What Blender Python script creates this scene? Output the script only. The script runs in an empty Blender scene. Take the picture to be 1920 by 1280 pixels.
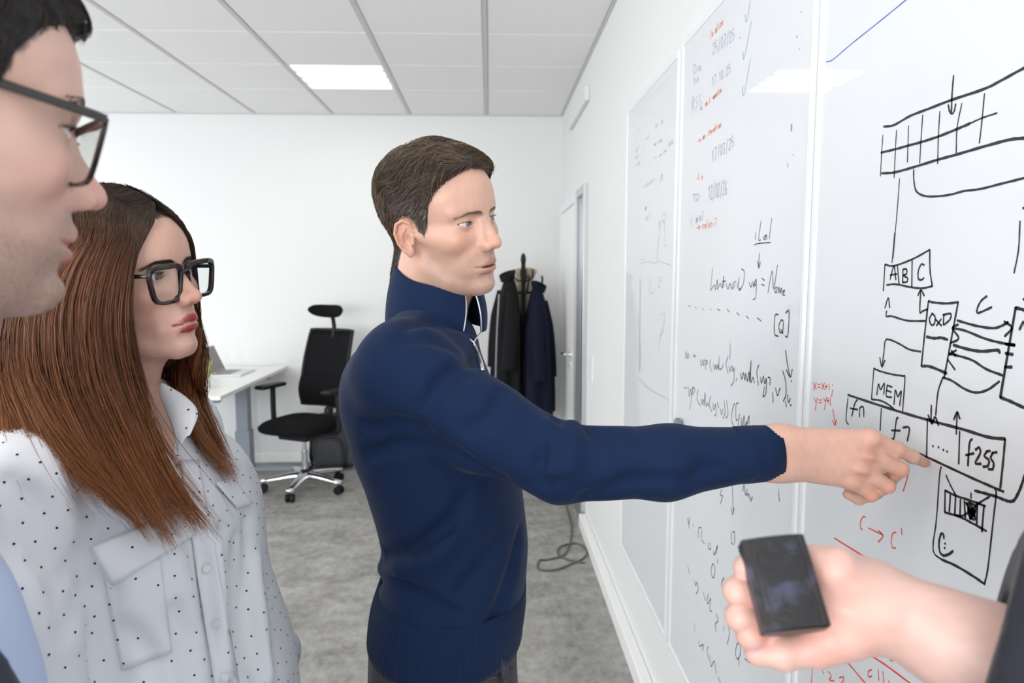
import bpy, bmesh, math, random
import numpy as np
from mathutils import Vector, Matrix
random.seed(7); RNG = np.random.default_rng(7)
scene = bpy.context.scene
COL = scene.collection

# ---------------------------------------------------------------- camera
FPX = 1280.0                                   # focal length in pixels of the 1920 px frame (24 mm)
PITCH = math.atan(128 / 1280); YAW = math.atan(42 / 1280 * math.cos(PITCH)); CZ = 1.62
cf = np.array([math.sin(YAW)*math.cos(PITCH), math.cos(YAW)*math.cos(PITCH), -math.sin(PITCH)])
cr = np.array([math.cos(YAW), -math.sin(YAW), 0.0]); cu = np.cross(cr, cf); CC = np.array([0, 0, CZ])
cam = bpy.data.cameras.new('camera'); cam.sensor_width = 36; cam.lens = 24
cam.clip_start = 0.02; cam.clip_end = 60
cam.dof.use_dof = True; cam.dof.focus_distance = 0.98; cam.dof.aperture_fstop = 6.5
cam_o = bpy.data.objects.new('camera', cam); COL.objects.link(cam_o)
M = Matrix.Identity(4)
for i in range(3):
    M[i][0] = cr[i]; M[i][1] = cu[i]; M[i][2] = -cf[i]; M[i][3] = CC[i]
cam_o.matrix_world = M
scene.camera = cam_o

# ---------------------------------------------------------------- exposure, world
vs = scene.view_settings
vs.view_transform = 'Standard'; vs.look = 'None'; vs.gamma = 1.0; vs.exposure = 0.08; vs.use_curve_mapping = False
world = bpy.data.worlds.new('world'); scene.world = world; world.use_nodes = True
bg = world.node_tree.nodes['Background']; bg.inputs[0].default_value = (0.75, 0.86, 1.0, 1); bg.inputs[1].default_value = 1.2

# daylight coming in through the windows of the left and the rear wall
def area(name, loc, rot, sx, sy, power, color):
    l = bpy.data.lights.new(name, 'AREA'); l.shape = 'RECTANGLE'; l.size = sx; l.size_y = sy
    l.energy = power; l.color = color
    o = bpy.data.objects.new(name, l); COL.objects.link(o); o.location = loc; o.rotation_euler = rot
    return o
LUM_POWER = 9.5                               # emission strength of the ceiling luminaires' lamps
# (the area lights fill the window openings in the wall planes; all of them lie outside the picture)
for k, wy in enumerate((0.2, 2.2, 4.2)):
    area('window_left_%d_offscreen' % (k+1), (-5.02, wy, 1.65), (0, math.radians(-90), 0), 1.56, 1.46, 30, (0.94, 0.965, 1.0))
for k, wx in enumerate((-3.2, -1.2)):
    area('window_rear_%d_offscreen' % (k+1), (wx, -3.02, 1.65), (math.radians(90), 0, 0), 1.66, 1.56, 95, (0.955, 0.975, 1.0))
# ---------------------------------------------------------------- helpers
def ray(px, py): return cf + cr*(px-960)/FPX + cu*(640-py)/FPX
def P(px, py, Y):                              # the point of the room seen at (px, py) at depth Y
    d = ray(px, py); return CC + d*(Y/d[1])
def onX(px, py, X): d = ray(px, py); return CC + d*(X/d[0])
def onZ(px, py, Z): d = ray(px, py); return CC + d*((Z-CZ)/d[2])

def link(name, me, mats=(), parent=None, smooth=False):
    if not isinstance(mats, (list, tuple)): mats = (mats,)
    for m in mats: me.materials.append(m)
    o = bpy.data.objects.new(name, me); COL.objects.link(o)
    if parent is not None: o.parent = parent
    if smooth: me.polygons.foreach_set('use_smooth', [True]*len(me.polygons))
    return o
def tag(o, label=None, cat=None, group=None, kind=None):
    if label: o['label'] = label
    if cat: o['category'] = cat
    if group: o['group'] = group
    if kind: o['kind'] = kind
    return o
def empty(name, loc, label, cat, group=None, rz=0):
    o = bpy.data.objects.new(name, None); COL.objects.link(o); o.location = loc; o.rotation_euler.z = rz
    o.empty_display_size = .05
    return tag(o, label, cat, group)

class MB:
    """collects shapes into one mesh"""
    def __init__(s): s.v = []; s.f = []; s.m = []; s.mi = 0
    def add(s, V, Fs):
        n = len(s.v); s.v += [tuple(map(float, p)) for p in V]
        for q in Fs: s.f.append(tuple(i+n for i in q)); s.m.append(s.mi)
        return s
    def box(s, lo, hi, rot=None, about=None):
        x0, y0, z0 = lo; x1, y1, z1 = hi
        V = [Vector(p) for p in ((x0,y0,z0),(x1,y0,z0),(x1,y1,z0),(x0,y1,z0),(x0,y0,z1),(x1,y0,z1),(x1,y1,z1),(x0,y1,z1))]
        if rot is not None:
            c = Vector(about) if about is not None else (V[0]+V[6])/2
            V = [rot @ (p-c) + c for p in V]
        return s.add(V, ((0,3,2,1),(4,5,6,7),(0,1,5,4),(1,2,6,5),(2,3,7,6),(3,0,4,7)))
    def tube(s, pts, r, n=10, caps=True, closed=False):
        pts = [Vector(p) for p in pts]; m = len(pts)
        rr = [r]*m if not hasattr(r, '__len__') else r
        V = []; Fs = []; up = None
        for i, p in enumerate(pts):
            a = pts[i-1] if (i > 0 or closed) else p; b = pts[(i+1) % m] if (i < m-1 or closed) else p
            t = (b-a).normalized()
            if up is None: up = Vector((0,0,1)) if abs(t.z) < .9 else Vector((1,0,0))
            u = (up - t*up.dot(t)).normalized(); w = t.cross(u); up = u
            for k in range(n):
                q = 2*math.pi*k/n; V.append(p + (u*math.cos(q) + w*math.sin(q))*rr[i])
        for i in range(m if closed else m-1):
            for k in range(n):
                Fs.append((i*n+k, i*n+(k+1) % n, ((i+1) % m)*n+(k+1) % n, ((i+1) % m)*n+k))
        if caps and not closed:
            Fs.append(tuple(range(n-1, -1, -1))); Fs.append(tuple((m-1)*n+k for k in range(n)))
        return s.add(V, Fs)
    def lathe(s, prof, n=24, c=(0,0,0), axis='z'):
        V = []; Fs = []
        for (r, z) in prof:
            for k in range(n):
                q = 2*math.pi*k/n; a, b = r*math.cos(q), r*math.sin(q)
                V.append((c[0]+a, c[1]+b, c[2]+z) if axis == 'z' else ((c[0]+z, c[1]+a, c[2]+b) if axis == 'x' else (c[0]+b, c[1]+z, c[2]+a)))
        for i in range(len(prof)-1):
            for k in range(n): Fs.append((i*n+k, i*n+(k+1) % n, (i+1)*n+(k+1) % n, (i+1)*n+k))
        Fs.append(tuple(range(n-1, -1, -1))); Fs.append(tuple((len(prof)-1)*n+k for k in range(n)))
        return s.add(V, Fs)
    def grid(s, rows):
        """rows: list of equally long lists of points"""
        n = len(rows[0]); V = [p for r_ in rows for p in r_]; Fs = []
        for i in range(len(rows)-1):
            for k in range(n-1): Fs.append((i*n+k, i*n+k+1, (i+1)*n+k+1, (i+1)*n+k))
        return s.add(V, Fs)
    def build(s, name, mats, parent=None, smooth=False, bevel=0, seg=2, thick=0, subsurf=0):
        me = bpy.data.meshes.new(name); me.from_pydata(s.v, [], s.f); me.update()
        o = link(name, me, mats, parent, smooth)
        if any(s.m): me.polygons.foreach_set('material_index', s.m)
        if thick:
            md = o.modifiers.new('solid', 'SOLIDIFY'); md.thickness = thick; md.offset = 0
        if subsurf:
            md = o.modifiers.new('sub', 'SUBSURF'); md.levels = md.render_levels = subsurf
        if bevel:
            md = o.modifiers.new('bevel', 'BEVEL'); md.width = bevel; md.segments = seg; md.limit_method = 'ANGLE'; md.angle_limit = math.radians(40)
        return o

def spline(pts, n=8):
    """Catmull-Rom through pts"""
    p = [np.array(q, float) for q in pts]
    if len(p) < 3: return p
    p = [2*p[0]-p[1]] + p + [2*p[-1]-p[-2]]; out = []
    for i in range(1, len(p)-2):
        for k in range(n):
            t = k/n; a, b, c, d = p[i-1:i+3]
            out.append(.5*((2*b)+(c-a)*t+(2*a-5*b+4*c-d)*t*t+(3*b-a-3*c+d)*t**3))
    out.append(p[-2]); return out

# ---------------------------------------------------------------- materials
def mat(name, color=(.8,.8,.8), rough=.5, metal=0.0, **kw):
    m = bpy.data.materials.new(name); m.use_nodes = True; nt = m.node_tree
    b = nt.nodes['Principled BSDF']
    b.inputs['Base Color'].default_value = (*color, 1); b.inputs['Roughness'].default_value = rough; b.inputs['Metallic'].default_value = metal
    for k, v in kw.items():
        k = k.replace('_', ' ')
        for i in b.inputs:
            if i.name.lower() == k.lower(): i.default_value = v
    return m
def node(m, t, **kw):
    n = m.node_tree.nodes.new(t)
    for k, v in kw.items(): setattr(n, k, v)
    return n
def lk(m, a, b): m.node_tree.links.new(a, b)
def bsdf(m): return m.node_tree.nodes['Principled BSDF']
def noise_bump(m, scale, strength, dist=.002, detail=3, coord='Object'):
    tc = node(m, 'ShaderNodeTexCoord'); n = node(m, 'ShaderNodeTexNoise'); n.inputs['Scale'].default_value = scale; n.inputs['Detail'].default_value = detail
    lk(m, tc.outputs[coord], n.inputs['Vector'])
    b = node(m, 'ShaderNodeBump'); b.inputs['Strength'].default_value = strength; b.inputs['Distance'].default_value = dist
    lk(m, n.outputs['Fac'], b.inputs['Height']); lk(m, b.outputs['Normal'], bsdf(m).inputs['Normal'])
    return m
def noise_color(m, c0, c1, scale, detail=4, lo=.3, hi=.7, vec_scale=(1,1,1), coord='Object'):
    tc = node(m, 'ShaderNodeTexCoord'); mp = node(m, 'ShaderNodeMapping'); mp.inputs['Scale'].default_value = vec_scale
    n = node(m, 'ShaderNodeTexNoise'); n.inputs['Scale'].default_value = scale; n.inputs['Detail'].default_value = detail
    r = node(m, 'ShaderNodeValToRGB'); r.color_ramp.elements[0].position = lo; r.color_ramp.elements[1].position = hi
    r.color_ramp.elements[0].color = (*c0, 1); r.color_ramp.elements[1].color = (*c1, 1)
    lk(m, tc.outputs[coord], mp.inputs['Vector']); lk(m, mp.outputs['Vector'], n.inputs['Vector']); lk(m, n.outputs['Fac'], r.inputs['Fac'])
    lk(m, r.outputs['Color'], bsdf(m).inputs['Base Color'])
    return m
def srgb(r, g, b):
    return tuple((c/255/12.92 if c <= 10 else ((c/255+.055)/1.055)**2.4) for c in (r, g, b))

MT = {}
MT['wall'] = noise_bump(mat('wall_paint', (.775,.775,.77), .65), 220, .12, .001)
MT['ceil'] = noise_bump(mat('ceiling_tile_face', (.87,.865,.85), .85), 400, .25, .001)
MT['rail'] = mat('ceiling_grid_metal', (.58,.575,.56), .5)
MT['gap'] = mat('ceiling_void', (.55,.55,.54), .9)
MT['trim'] = mat('white_lacquer', (.86,.86,.85), .35)
MT['frame'] = mat('board_frame_white', (.80,.81,.83), .3)
MT['board'] = mat('whiteboard_enamel', (.72,.735,.76), .5, specular_ior_level=.2, coat_weight=.5, coat_roughness=.02)
MT['alu'] = mat('brushed_aluminium', (.62,.63,.65), .28, 1.0)
MT['chrome'] = mat('polished_aluminium', (.80,.80,.82), .16, 1.0)
MT['steelgrey'] = mat('grey_powder_coat', (.27,.30,.35), .45)
MT['black'] = mat('black_plastic', (.007,.007,.008), .5, specular_ior_level=.3)
MT['blackfab'] = noise_bump(mat('black_fabric', (.006,.006,.007), .95, specular_ior_level=.15), 600, .4, .001)
MT['desk'] = mat('white_laminate', (.82,.82,.80), .3)
MT['desk_edge'] = mat('light_edge_band', (.62,.64,.62), .4)
def ink(name, c): return mat(name, c, .5)
MT['ink_black'] = ink('black_marker_ink', (.012,.012,.016)); MT['ink_red'] = ink('red_marker_ink', (.80,.06,.035))
MT['ink_blue'] = ink('blue_marker_ink', (.10,.12,.55)); MT['ink_green'] = ink('green_marker_ink', (.05,.35,.22))
MT['ink_faded'] = ink('faded_red_ink', (.80,.48,.42)); MT['ink_grey'] = ink('faded_grey_ink', (.33,.35,.38))
MT['ink_fblue'] = ink('faded_blue_ink', (.40,.44,.60))
# carpet: grey loop pile in cloudy patches
m = MT['carpet'] = mat('grey_carpet', (.3,.3,.29), .95)
tc = node(m, 'ShaderNodeTexCoord')
def nz(scale, det, vs_):
    mp = node(m, 'ShaderNodeMapping'); mp.inputs['Scale'].default_value = vs_; lk(m, tc.outputs['Object'], mp.inputs['Vector'])
    n = node(m, 'ShaderNodeTexNoise'); n.inputs['Scale'].default_value = scale; n.inputs['Detail'].default_value = det; n.inputs['Roughness'].default_value = .65
    lk(m, mp.outputs['Vector'], n.inputs['Vector']); return n.outputs['Fac']
a1 = nz(4, 6, (1.0,1.3,1)); a2 = nz(16, 4, (1.6,1.0,1)); a3 = nz(260, 2, (1,1,1))
def mth(op, a, b):
    n = node(m, 'ShaderNodeMath', operation=op)
    for i, v in enumerate((a, b)):
        if isinstance(v, (int, float)): n.inputs[i].default_value = v
        else: lk(m, v, n.inputs[i])
    return n.outputs[0]
s_ = mth('ADD', mth('ADD', mth('MULTIPLY', a1, .5), mth('MULTIPLY', a2, .32)), mth('MULTIPLY', a3, .18))
rp = node(m, 'ShaderNodeValToRGB'); lk(m, s_, rp.inputs['Fac'])
rp.color_ramp.elements[0].position = .34; rp.color_ramp.elements[0].color = (.150,.145,.135,1)
rp.color_ramp.elements[1].position = .66; rp.color_ramp.elements[1].color = (.47,.455,.425,1)
lk(m, rp.outputs['Color'], bsdf(m).inputs['Base Color'])
bp = node(m, 'ShaderNodeBump'); bp.inputs['Strength'].default_value = .5; bp.inputs['Distance'].default_value = .003
lk(m, a3, bp.inputs['Height']); lk(m, bp.outputs['Normal'], bsdf(m).inputs['Normal'])
m = MT['lamp'] = bpy.data.materials.new('luminaire_lamp'); m.use_nodes = True; m.node_tree.nodes.clear()
e = node(m, 'ShaderNodeEmission'); e.inputs[0].default_value = (1,.965,.91,1); e.inputs[1].default_value = LUM_POWER
oo = node(m, 'ShaderNodeOutputMaterial'); lk(m, e.outputs[0], oo.inputs[0])
m = MT['glass'] = bpy.data.materials.new('clear_glass'); m.use_nodes = True; m.node_tree.nodes.clear()
tr = node(m, 'ShaderNodeBsdfTransparent'); tr.inputs[0].default_value = (.96,.985,.975,1); gl = node(m, 'ShaderNodeBsdfGlossy'); gl.inputs['Roughness'].default_value = .02
lw = node(m, 'ShaderNodeLayerWeight'); pw = node(m, 'ShaderNodeMath', operation='POWER'); lk(m, lw.outputs['Facing'], pw.inputs[0]); pw.inputs[1].default_value = 4.0; fr = node(m, 'ShaderNodeMath', operation='MULTIPLY_ADD'); lk(m, pw.outputs[0], fr.inputs[0]); fr.inputs[1].default_value = .6; fr.inputs[2].default_value = .035; mx = node(m, 'ShaderNodeMixShader'); oo = node(m, 'ShaderNodeOutputMaterial')
lk(m, fr.outputs[0], mx.inputs[0]); lk(m, tr.outputs[0], mx.inputs[1]); lk(m, gl.outputs[0], mx.inputs[2]); lk(m, mx.outputs[0], oo.inputs[0])
# ---------------------------------------------------------------- the room
WX, BY, H = 0.612, 5.82, 2.926                 # right wall, back wall, ceiling
LX, RY = -5.0, -3.0
def struct(name, mb, mt, parent=None, **kw):
    o = mb.build(name, mt, parent, **kw)
    if parent is None: o['kind'] = 'structure'
    return o
struct('floor', MB().box((LX-.2,RY-.2,-.12),(WX+.2,BY+.2,0)), MT['carpet'])
struct('wall_back', MB().box((LX-.2,BY,0),(WX+.2,BY+.2,H+.1)), MT['wall'])
# right wall with an opening for the glazed strip beside the door
GY0, GY1, GZ1 = 4.28, 4.66, 2.17
DY0, DY1 = 4.72, 5.66
w = MB()
w.box((WX,RY-.2,0),(WX+.2,GY0,H+.1)); w.box((WX,GY0,GZ1),(WX+.2,GY1,H+.1)); w.box((WX,GY1,0),(WX+.2,BY,H+.1))
struct('wall_right', w, MT['wall'])
def wall_with_windows(name, fixed, axis, lo, hi, wins, sign):
    """wall plane across x (axis 'x': wall at x=fixed) or y, with window openings (a0,a1,z0,z1)"""
    w = MB(); t0, t1 = (fixed-.2, fixed) if sign > 0 else (fixed, fixed+.2)
    def bx(a0, a1, z0, z1):
        if axis == 'x': w.box((t0,a0,z0),(t1,a1,z1))
        else: w.box((a0,t0,z0),(a1,t1,z1))
    a = lo
    for (a0, a1, z0, z1) in wins:
        bx(a, a0, 0, H+.1); bx(a0, a1, 0, z0); bx(a0, a1, z1, H+.1); a = a1
    bx(a, hi, 0, H+.1)
    return struct(name, w, MT['wall'])
WL = [(-.55,.95,.85,2.45),(1.45,2.95,.85,2.45),(3.45,4.95,.85,2.45)]
WR = [(-4.05,-2.35,.85,2.45),(-2.05,-.35,.85,2.45)]
wall_with_windows('wall_left', LX, 'x', RY, BY, WL, 1)
wall_with_windows('wall_rear', RY, 'y', LX, WX, WR, 1)
n = 0
for ax, fx, wins in (('x', LX, WL), ('y', RY, WR)):
    for (a0, a1, z0, z1) in wins:
        n += 1
        fr = MB(); pn = MB()
        def bx(m_, b0, b1, c0, c1, t0, t1):
            if ax == 'x': m_.box((fx+t0,b0,c0),(fx+t1,b1,c1))
            else: m_.box((b0,fx+t0,c0),(b1,fx+t1,c1))
        for q in ((a0,a0+.06,z0,z1),(a1-.06,a1,z0,z1),(a0+.06,a1-.06,z0,z0+.06),(a0+.06,a1-.06,z1-.06,z1),((a0+a1)/2-.035,(a0+a1)/2+.035,z0+.06,z1-.06)): bx(fr, *q, -.16, -.10)
        wo = struct('window_%d' % n, fr, MT['trim'])
        bx(pn, a0+.06, (a0+a1)/2-.035, z0+.06, z1-.06, -.135, -.127); pn.build('pane', MT['glass'], wo)
        pn = MB(); bx(pn, (a0+a1)/2+.035, a1-.06, z0+.06, z1-.06, -.135, -.127); pn.build('pane', MT['glass'], wo)
# baseboards
struct('baseboard_back', MB().box((LX,BY-.015,0),(WX-.05,BY,.075)), MT['trim'], bevel=.004)
struct('baseboard_right', MB().box((WX-.045,RY,0),(WX,4.24,.085)), MT['trim'], bevel=.006)
struct('baseboard_left', MB().box((LX,RY,0),(LX+.015,BY,.075)), MT['trim'])
# ceiling: mineral-fibre tiles between metal runners
cl = struct('ceiling', MB().box((LX-.2,RY-.2,H+.03),(WX+.2,BY+.2,H+.15)), MT['gap'])
TX, TY = .634, .585
xs = [WX - TX*k for k in range(0, 10)]; ys = [5.07 + TY*k for k in range(1, -14, -1)]
ys = [BY] + [y for y in ys if RY < y < BY-.2] + [RY]
xs[-1] = max(xs[-1], LX); xs.append(LX)
LUM = {(2, 1), (2, 5), (5, 5), (2, 9), (5, 9), (7, 1), (8, 5), (8, 9)}
tile_meshes = {}
for i in range(len(xs)-1):
    for j in range(len(ys)-1):
        x1, x0 = xs[i], xs[i+1]; y1, y0 = ys[j], ys[j+1]
        if x1-x0 < .05 or y1-y0 < .05: continue
        if (i, j) in LUM: continue
        k = (round(x1-x0, 3), round(y1-y0, 3))
        if k not in tile_meshes:
            a, b = k[0]/2-.013, k[1]/2-.0035
            mb = MB(); c = .004
            V = [(-a+c,-b+c,0),(a-c,-b+c,0),(a-c,b-c,0),(-a+c,b-c,0),(-a,-b,c),(a,-b,c),(a,b,c),(-a,b,c),(-a,-b,.02),(a,-b,.02),(a,b,.02),(-a,b,.02)]
            mb.add(V, [(3,2,1,0)] + [(q,(q+1)%4,4+(q+1)%4,4+q) for q in range(4)] + [(4+q,4+(q+1)%4,8+(q+1)%4,8+q) for q in range(4)] + [(8,9,10,11)])
            me = bpy.data.meshes.new('ceiling_tile'); me.from_pydata(mb.v, [], mb.f); me.materials.append(MT['ceil']); tile_meshes[k] = me
        o = bpy.data.objects.new('ceiling_tile', tile_meshes[k]); COL.objects.link(o); o.parent = cl
        o.location = ((x0+x1)/2, (y0+y1)/2, H)
for x in xs[1:-1]: MB().box((x-.0125,RY,H-.003),(x+.0125,BY,H+.012)).build('grid_runner', MT['rail'], cl)
for y in ys[1:-1]: MB().box((LX,y-.0035,H+.004),(WX,y+.0035,H+.012)).build('cross_runner', MT['rail'], cl)
MB().box((LX,BY-.012,H-.012),(WX,BY,H+.01)).build('wall_angle', MT['rail'], cl)
MB().box((WX-.012,RY,H-.012),(WX,BY-.012,H+.01)).build('wall_angle', MT['rail'], cl)
MT['louvre'] = mat('louvre_grey', (.55,.555,.56), .5)
# luminaires: square recessed fittings with four lamp strips each
def luminaire(i, j, label):
    x1, x0 = xs[i], xs[i+1]; y1, y0 = ys[j], ys[j+1]
    cx, cy = (x0+x1)/2, (y0+y1)/2; a, b = (x1-x0)/2-.014, (y1-y0)/2-.006
    sfx = '' if (i, j) == (2, 1) else '_offscreen'
    e = empty('ceiling_light'+sfx, (cx, cy, H), label, 'ceiling light', 'square ceiling lights')
    f = MB()
    f.box((-a,-b,0),(-a+.018,b,.03)); f.box((a-.018,-b,0),(a,b,.03)); f.box((-a+.018,-b,0),(a-.018,-b+.018,.03)); f.box((-a+.018,b-.018,0),(a-.018,b,.03))
    f.box((-a,-b,.022),(a,b,.03)); f.build('housing', MT['trim'], e)
    n = 4; p = (2*b-.036)/n
    for k in range(n):
        yc = -b+.018+p*(k+.5)
        MB().box((-a+.022,yc-p*.25,.006),(a-.022,yc+p*.25,.012)).build('lamp_strip'+sfx, MT['lamp'], e)
    for k in range(n-1):
        yc = -b+.018+p*(k+1)
        MB().box((-a+.02,yc-.016,-.002),(a-.02,yc+.016,.02)).build('louvre_bar', MT['louvre'], e)
for (i, j) in sorted(LUM):
    luminaire(i, j, 'square ceiling light with four bright strips above the swivel chair' if (i, j) == (2, 1) else 'square ceiling light, %s, %s' % ({2: 'in the row along the whiteboards', 5: 'in the middle row', 7: 'in the row along the left windows', 8: 'in the row along the left windows'}[i], {1: 'beside the back wall', 5: 'over the standing people', 9: 'before the rear windows'}[j]))
# door leaf, glazed strip, handle
d = struct('door_1', MB().box((WX-.022,DY0+.03,.01),(WX+.01,DY1-.03,2.10)), MT['trim'], bevel=.004)
f = MB(); f.box((WX-.03,DY0-.045,0),(WX+.02,DY0+.028,2.17)); f.box((WX-.03,DY1-.028,0),(WX+.02,DY1+.045,2.17)); f.box((WX-.03,DY0+.028,2.102),(WX+.02,DY1-.028,2.17))
f.build('door_frame', MT['frame'], d, bevel=.003)
hb = MB().lathe([(.024,0),(.024,.008),(.022,.010)], 20, (0,0,0), 'x'); 
for i in range(len(hb.v)): v_ = hb.v[i]; hb.v[i] = (WX-.022-v_[0], 4.93+v_[1], 1.03+v_[2])
hb.build('handle_rose', MT['chrome'], d, smooth=False)
MB().tube(spline([(WX-.025,4.93,1.03),(WX-.06,4.93,1.03),(WX-.07,4.945,1.03),(WX-.072,5.06,1.03)],6), .0095, 10).build('door_handle', MT['chrome'], d, smooth=True)
MB().box((WX-.032,4.915,.92),(WX-.02,4.945,.975)).build('key_plate', MT['chrome'], d, bevel=.003)
g = MB(); y0, y1 = GY0, GY1
g.box((WX-.03,y0-.02,0),(WX+.06,y0+.035,GZ1)); g.box((WX-.03,y1-.035,0),(WX+.06,y1+.01,GZ1)); g.box((WX-.03,y0+.035,GZ1-.05),(WX+.06,y1-.035,GZ1)); g.box((WX-.03,y0+.035,0),(WX+.06,y1-.035,.10))
gw = struct('window_%d' % (n+1), g, MT['alu'], bevel=.003)
MB().box((WX+.008,y0+.035,.10),(WX+.016,y1-.035,GZ1-.05)).build('pane', MT['glass'], gw)
# corridor behind the glazed strip, open to daylight at its far end
c = MB(); c.box((WX+1.6,2.6,0),(WX+1.7,7.4,H)); c.box((WX+.2,2.5,0),(WX+1.7,2.6,H)); c.box((WX+.2,2.5,-.1),(WX+1.7,7.5,0)); c.box((WX+.2,2.5,H),(WX+1.7,7.5,H+.1))
struct('wall_corridor', c, MT['wall'])
# wall plate high above the door, light switch
o = MB().box((WX-.03,4.25,2.665),(WX,5.14,2.752)).build('air_vent', noise_bump(mat('vent_white', (.74,.75,.74), .5), 60, .05), bevel=.006)
tag(o, 'long white ventilation cover high on the wall above the door', 'vent')
sw = empty('light_switch', (WX, 4.0, 1.06), 'white double light switch on the wall beside the glazed strip', 'switch')
MB().box((-.011,-.04,-.09),(0,.04,.07)).build('switch_plate', MT['trim'], sw, bevel=.003)
MB().box((-.015,-.028,.002),(-.010,.028,.058)).build('rocker', MT['frame'], sw, bevel=.002)
MB().box((-.015,-.028,-.075),(-.010,.028,-.012)).build('rocker', MT['frame'], sw, bevel=.002)
# ---------------------------------------------------------------- whiteboards and what is written on them
BX = WX - .016                                  # writing surface
def board(y0, y1, z0, z1, label):
    e = empty('whiteboard', (WX, (y0+y1)/2, z0), label, 'whiteboard', 'whiteboards on the right wall')
    def B(name, lo, hi, mt, bv): 
        o = MB().box([lo[0]-WX, lo[1]-(y0+y1)/2, lo[2]-z0], [hi[0]-WX, hi[1]-(y0+y1)/2, hi[2]-z0]).build(name, mt, e, bevel=bv); return o
    t = .020
    B('writing_panel', (BX,y0+t*.6,z0+t*.6), (WX-.004,y1-t*.6,z1-t*.6), MT['board'], 0)
    B('frame_side', (BX-.004,y0,z0), (WX,y0+t,z1), MT['frame'], .005); B('frame_side', (BX-.004,y1-t,z0), (WX,y1,z1), MT['frame'], .005)
    B('frame_rail', (BX-.004,y0+t-.002,z0), (WX,y1-t+.002,z0+t), MT['frame'], .005); B('frame_rail', (BX-.004,y0+t-.002,z1-t), (WX,y1-t+.002,z1), MT['frame'], .005)
    return e
bA = board(2.19, 3.01, .375, 2.315, 'whiteboard with faint red notes, beside the door')
bB = board(1.268, 2.162, .375, 2.325, 'whiteboard with black formulas and dates in columns, between the two other boards')
bC = board(.20, 1.258, .375, 2.32, 'whiteboard with black box diagrams and arrows the man points at')
FONT = {'0':[[(.5,0),(.1,.3),(.1,.7),(.5,1),(.9,.7),(.9,.3),(.5,0)]], '1':[[(.2,.7),(.6,1),(.5,0)]], '2':[[(.1,.8),(.5,1),(.85,.75),(.1,0),(.9,.05)]],
 '3':[[(.1,.95),(.8,.9),(.4,.55),(.85,.3),(.5,0),(.1,.1)]], '5':[[(.8,1),(.2,1),(.15,.55),(.7,.55),(.8,.2),(.2,0)]], '6':[[(.8,1),(.2,.5),(.2,.1),(.6,0),(.8,.3),(.2,.4)]],
 '7':[[(.1,1),(.9,1),(.4,0)]], '/':[[(.2,-.2),(.8,1.15)]], '.':[[(.4,0),(.5,.05)]], 'a':[[(.8,.5),(.3,.5),(.2,.1),(.6,.05),(.8,.5),(.85,0)]], 'e':[[(.2,.3),(.8,.35),(.5,.6),(.2,.3),(.4,0),(.85,.1)]],
 'm':[[(.05,0),(.1,.5),(.15,.3),(.4,.5),(.45,0),(.5,.4),(.75,.5),(.85,0)]], 'n':[[(.1,0),(.15,.5),(.3,.45),(.7,.5),(.75,0)]], 'l':[[(.4,1),(.35,0)]], 'i':[[(.5,.5),(.45,0)],[(.5,.75),(.5,.8)]],
 's':[[(.8,.5),(.3,.5),(.7,.2),(.1,0)]], 't':[[(.5,.95),(.45,0)],[(.2,.6),(.8,.6)]], 'r':[[(.2,.5),(.25,0)],[(.25,.35),(.7,.5)]], 'o':[[(.5,.5),(.2,.25),(.5,0),(.8,.25),(.5,.5)]], '-':[[(.2,.3),(.8,.3)]],
 'R':[[(.1,0),(.1,1),(.8,.8),(.1,.5),(.9,0)]], 'S':[[(.9,.95),(.2,.9),(.3,.55),(.8,.35),(.1,0)]], 'T':[[(.1,1),(.9,1)],[(.5,1),(.45,0)]], 'D':[[(.1,0),(.1,1),(.8,.7),(.8,.2),(.1,0)]], 'P':[[(.1,0),(.1,1),(.8,.8),(.1,.5)]], '?':[[(.1,.9),(.6,1),(.8,.7),(.4,.35)],[(.4,.05),(.42,0)]], '(':[[(.7,1.1),(.3,.5),(.7,-.1)]], ')':[[(.3,1.1),(.7,.5),(.3,-.1)]], ' ':[]}
def text_strokes(txt, p0, p1, h):
    """handwritten-looking strokes along the baseline p0 -> p1 (pixels), letters h px tall"""
    out = []; n = len(txt)
    for k, ch in enumerate(txt):
        for st in FONT.get(ch, []):
            q = []
            for (u, v) in st:
                t = (k + .1 + .8*u + random.uniform(-.05,.05))/n
                q.append((p0[0]+(p1[0]-p0[0])*t, p0[1]+(p1[1]-p0[1])*t - h*(v+random.uniform(-.05,.05))))
            out.append(q)
    return out
class Ink:
    def __init__(s, ox, oy, sc): s.o = (ox, oy); s.s = sc; s.st = []
    def __call__(s, *polys, w=1.0):
        for p in polys: s.st.append(([(s.o[0]+x/s.s, s.o[1]+y/s.s) for x, y in p], w))
        return s
    def text(s, txt, p0, p1, h, w=1.0): return s(*text_strokes(txt, p0, p1, h), w=w)
LAYER = [0]
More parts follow.
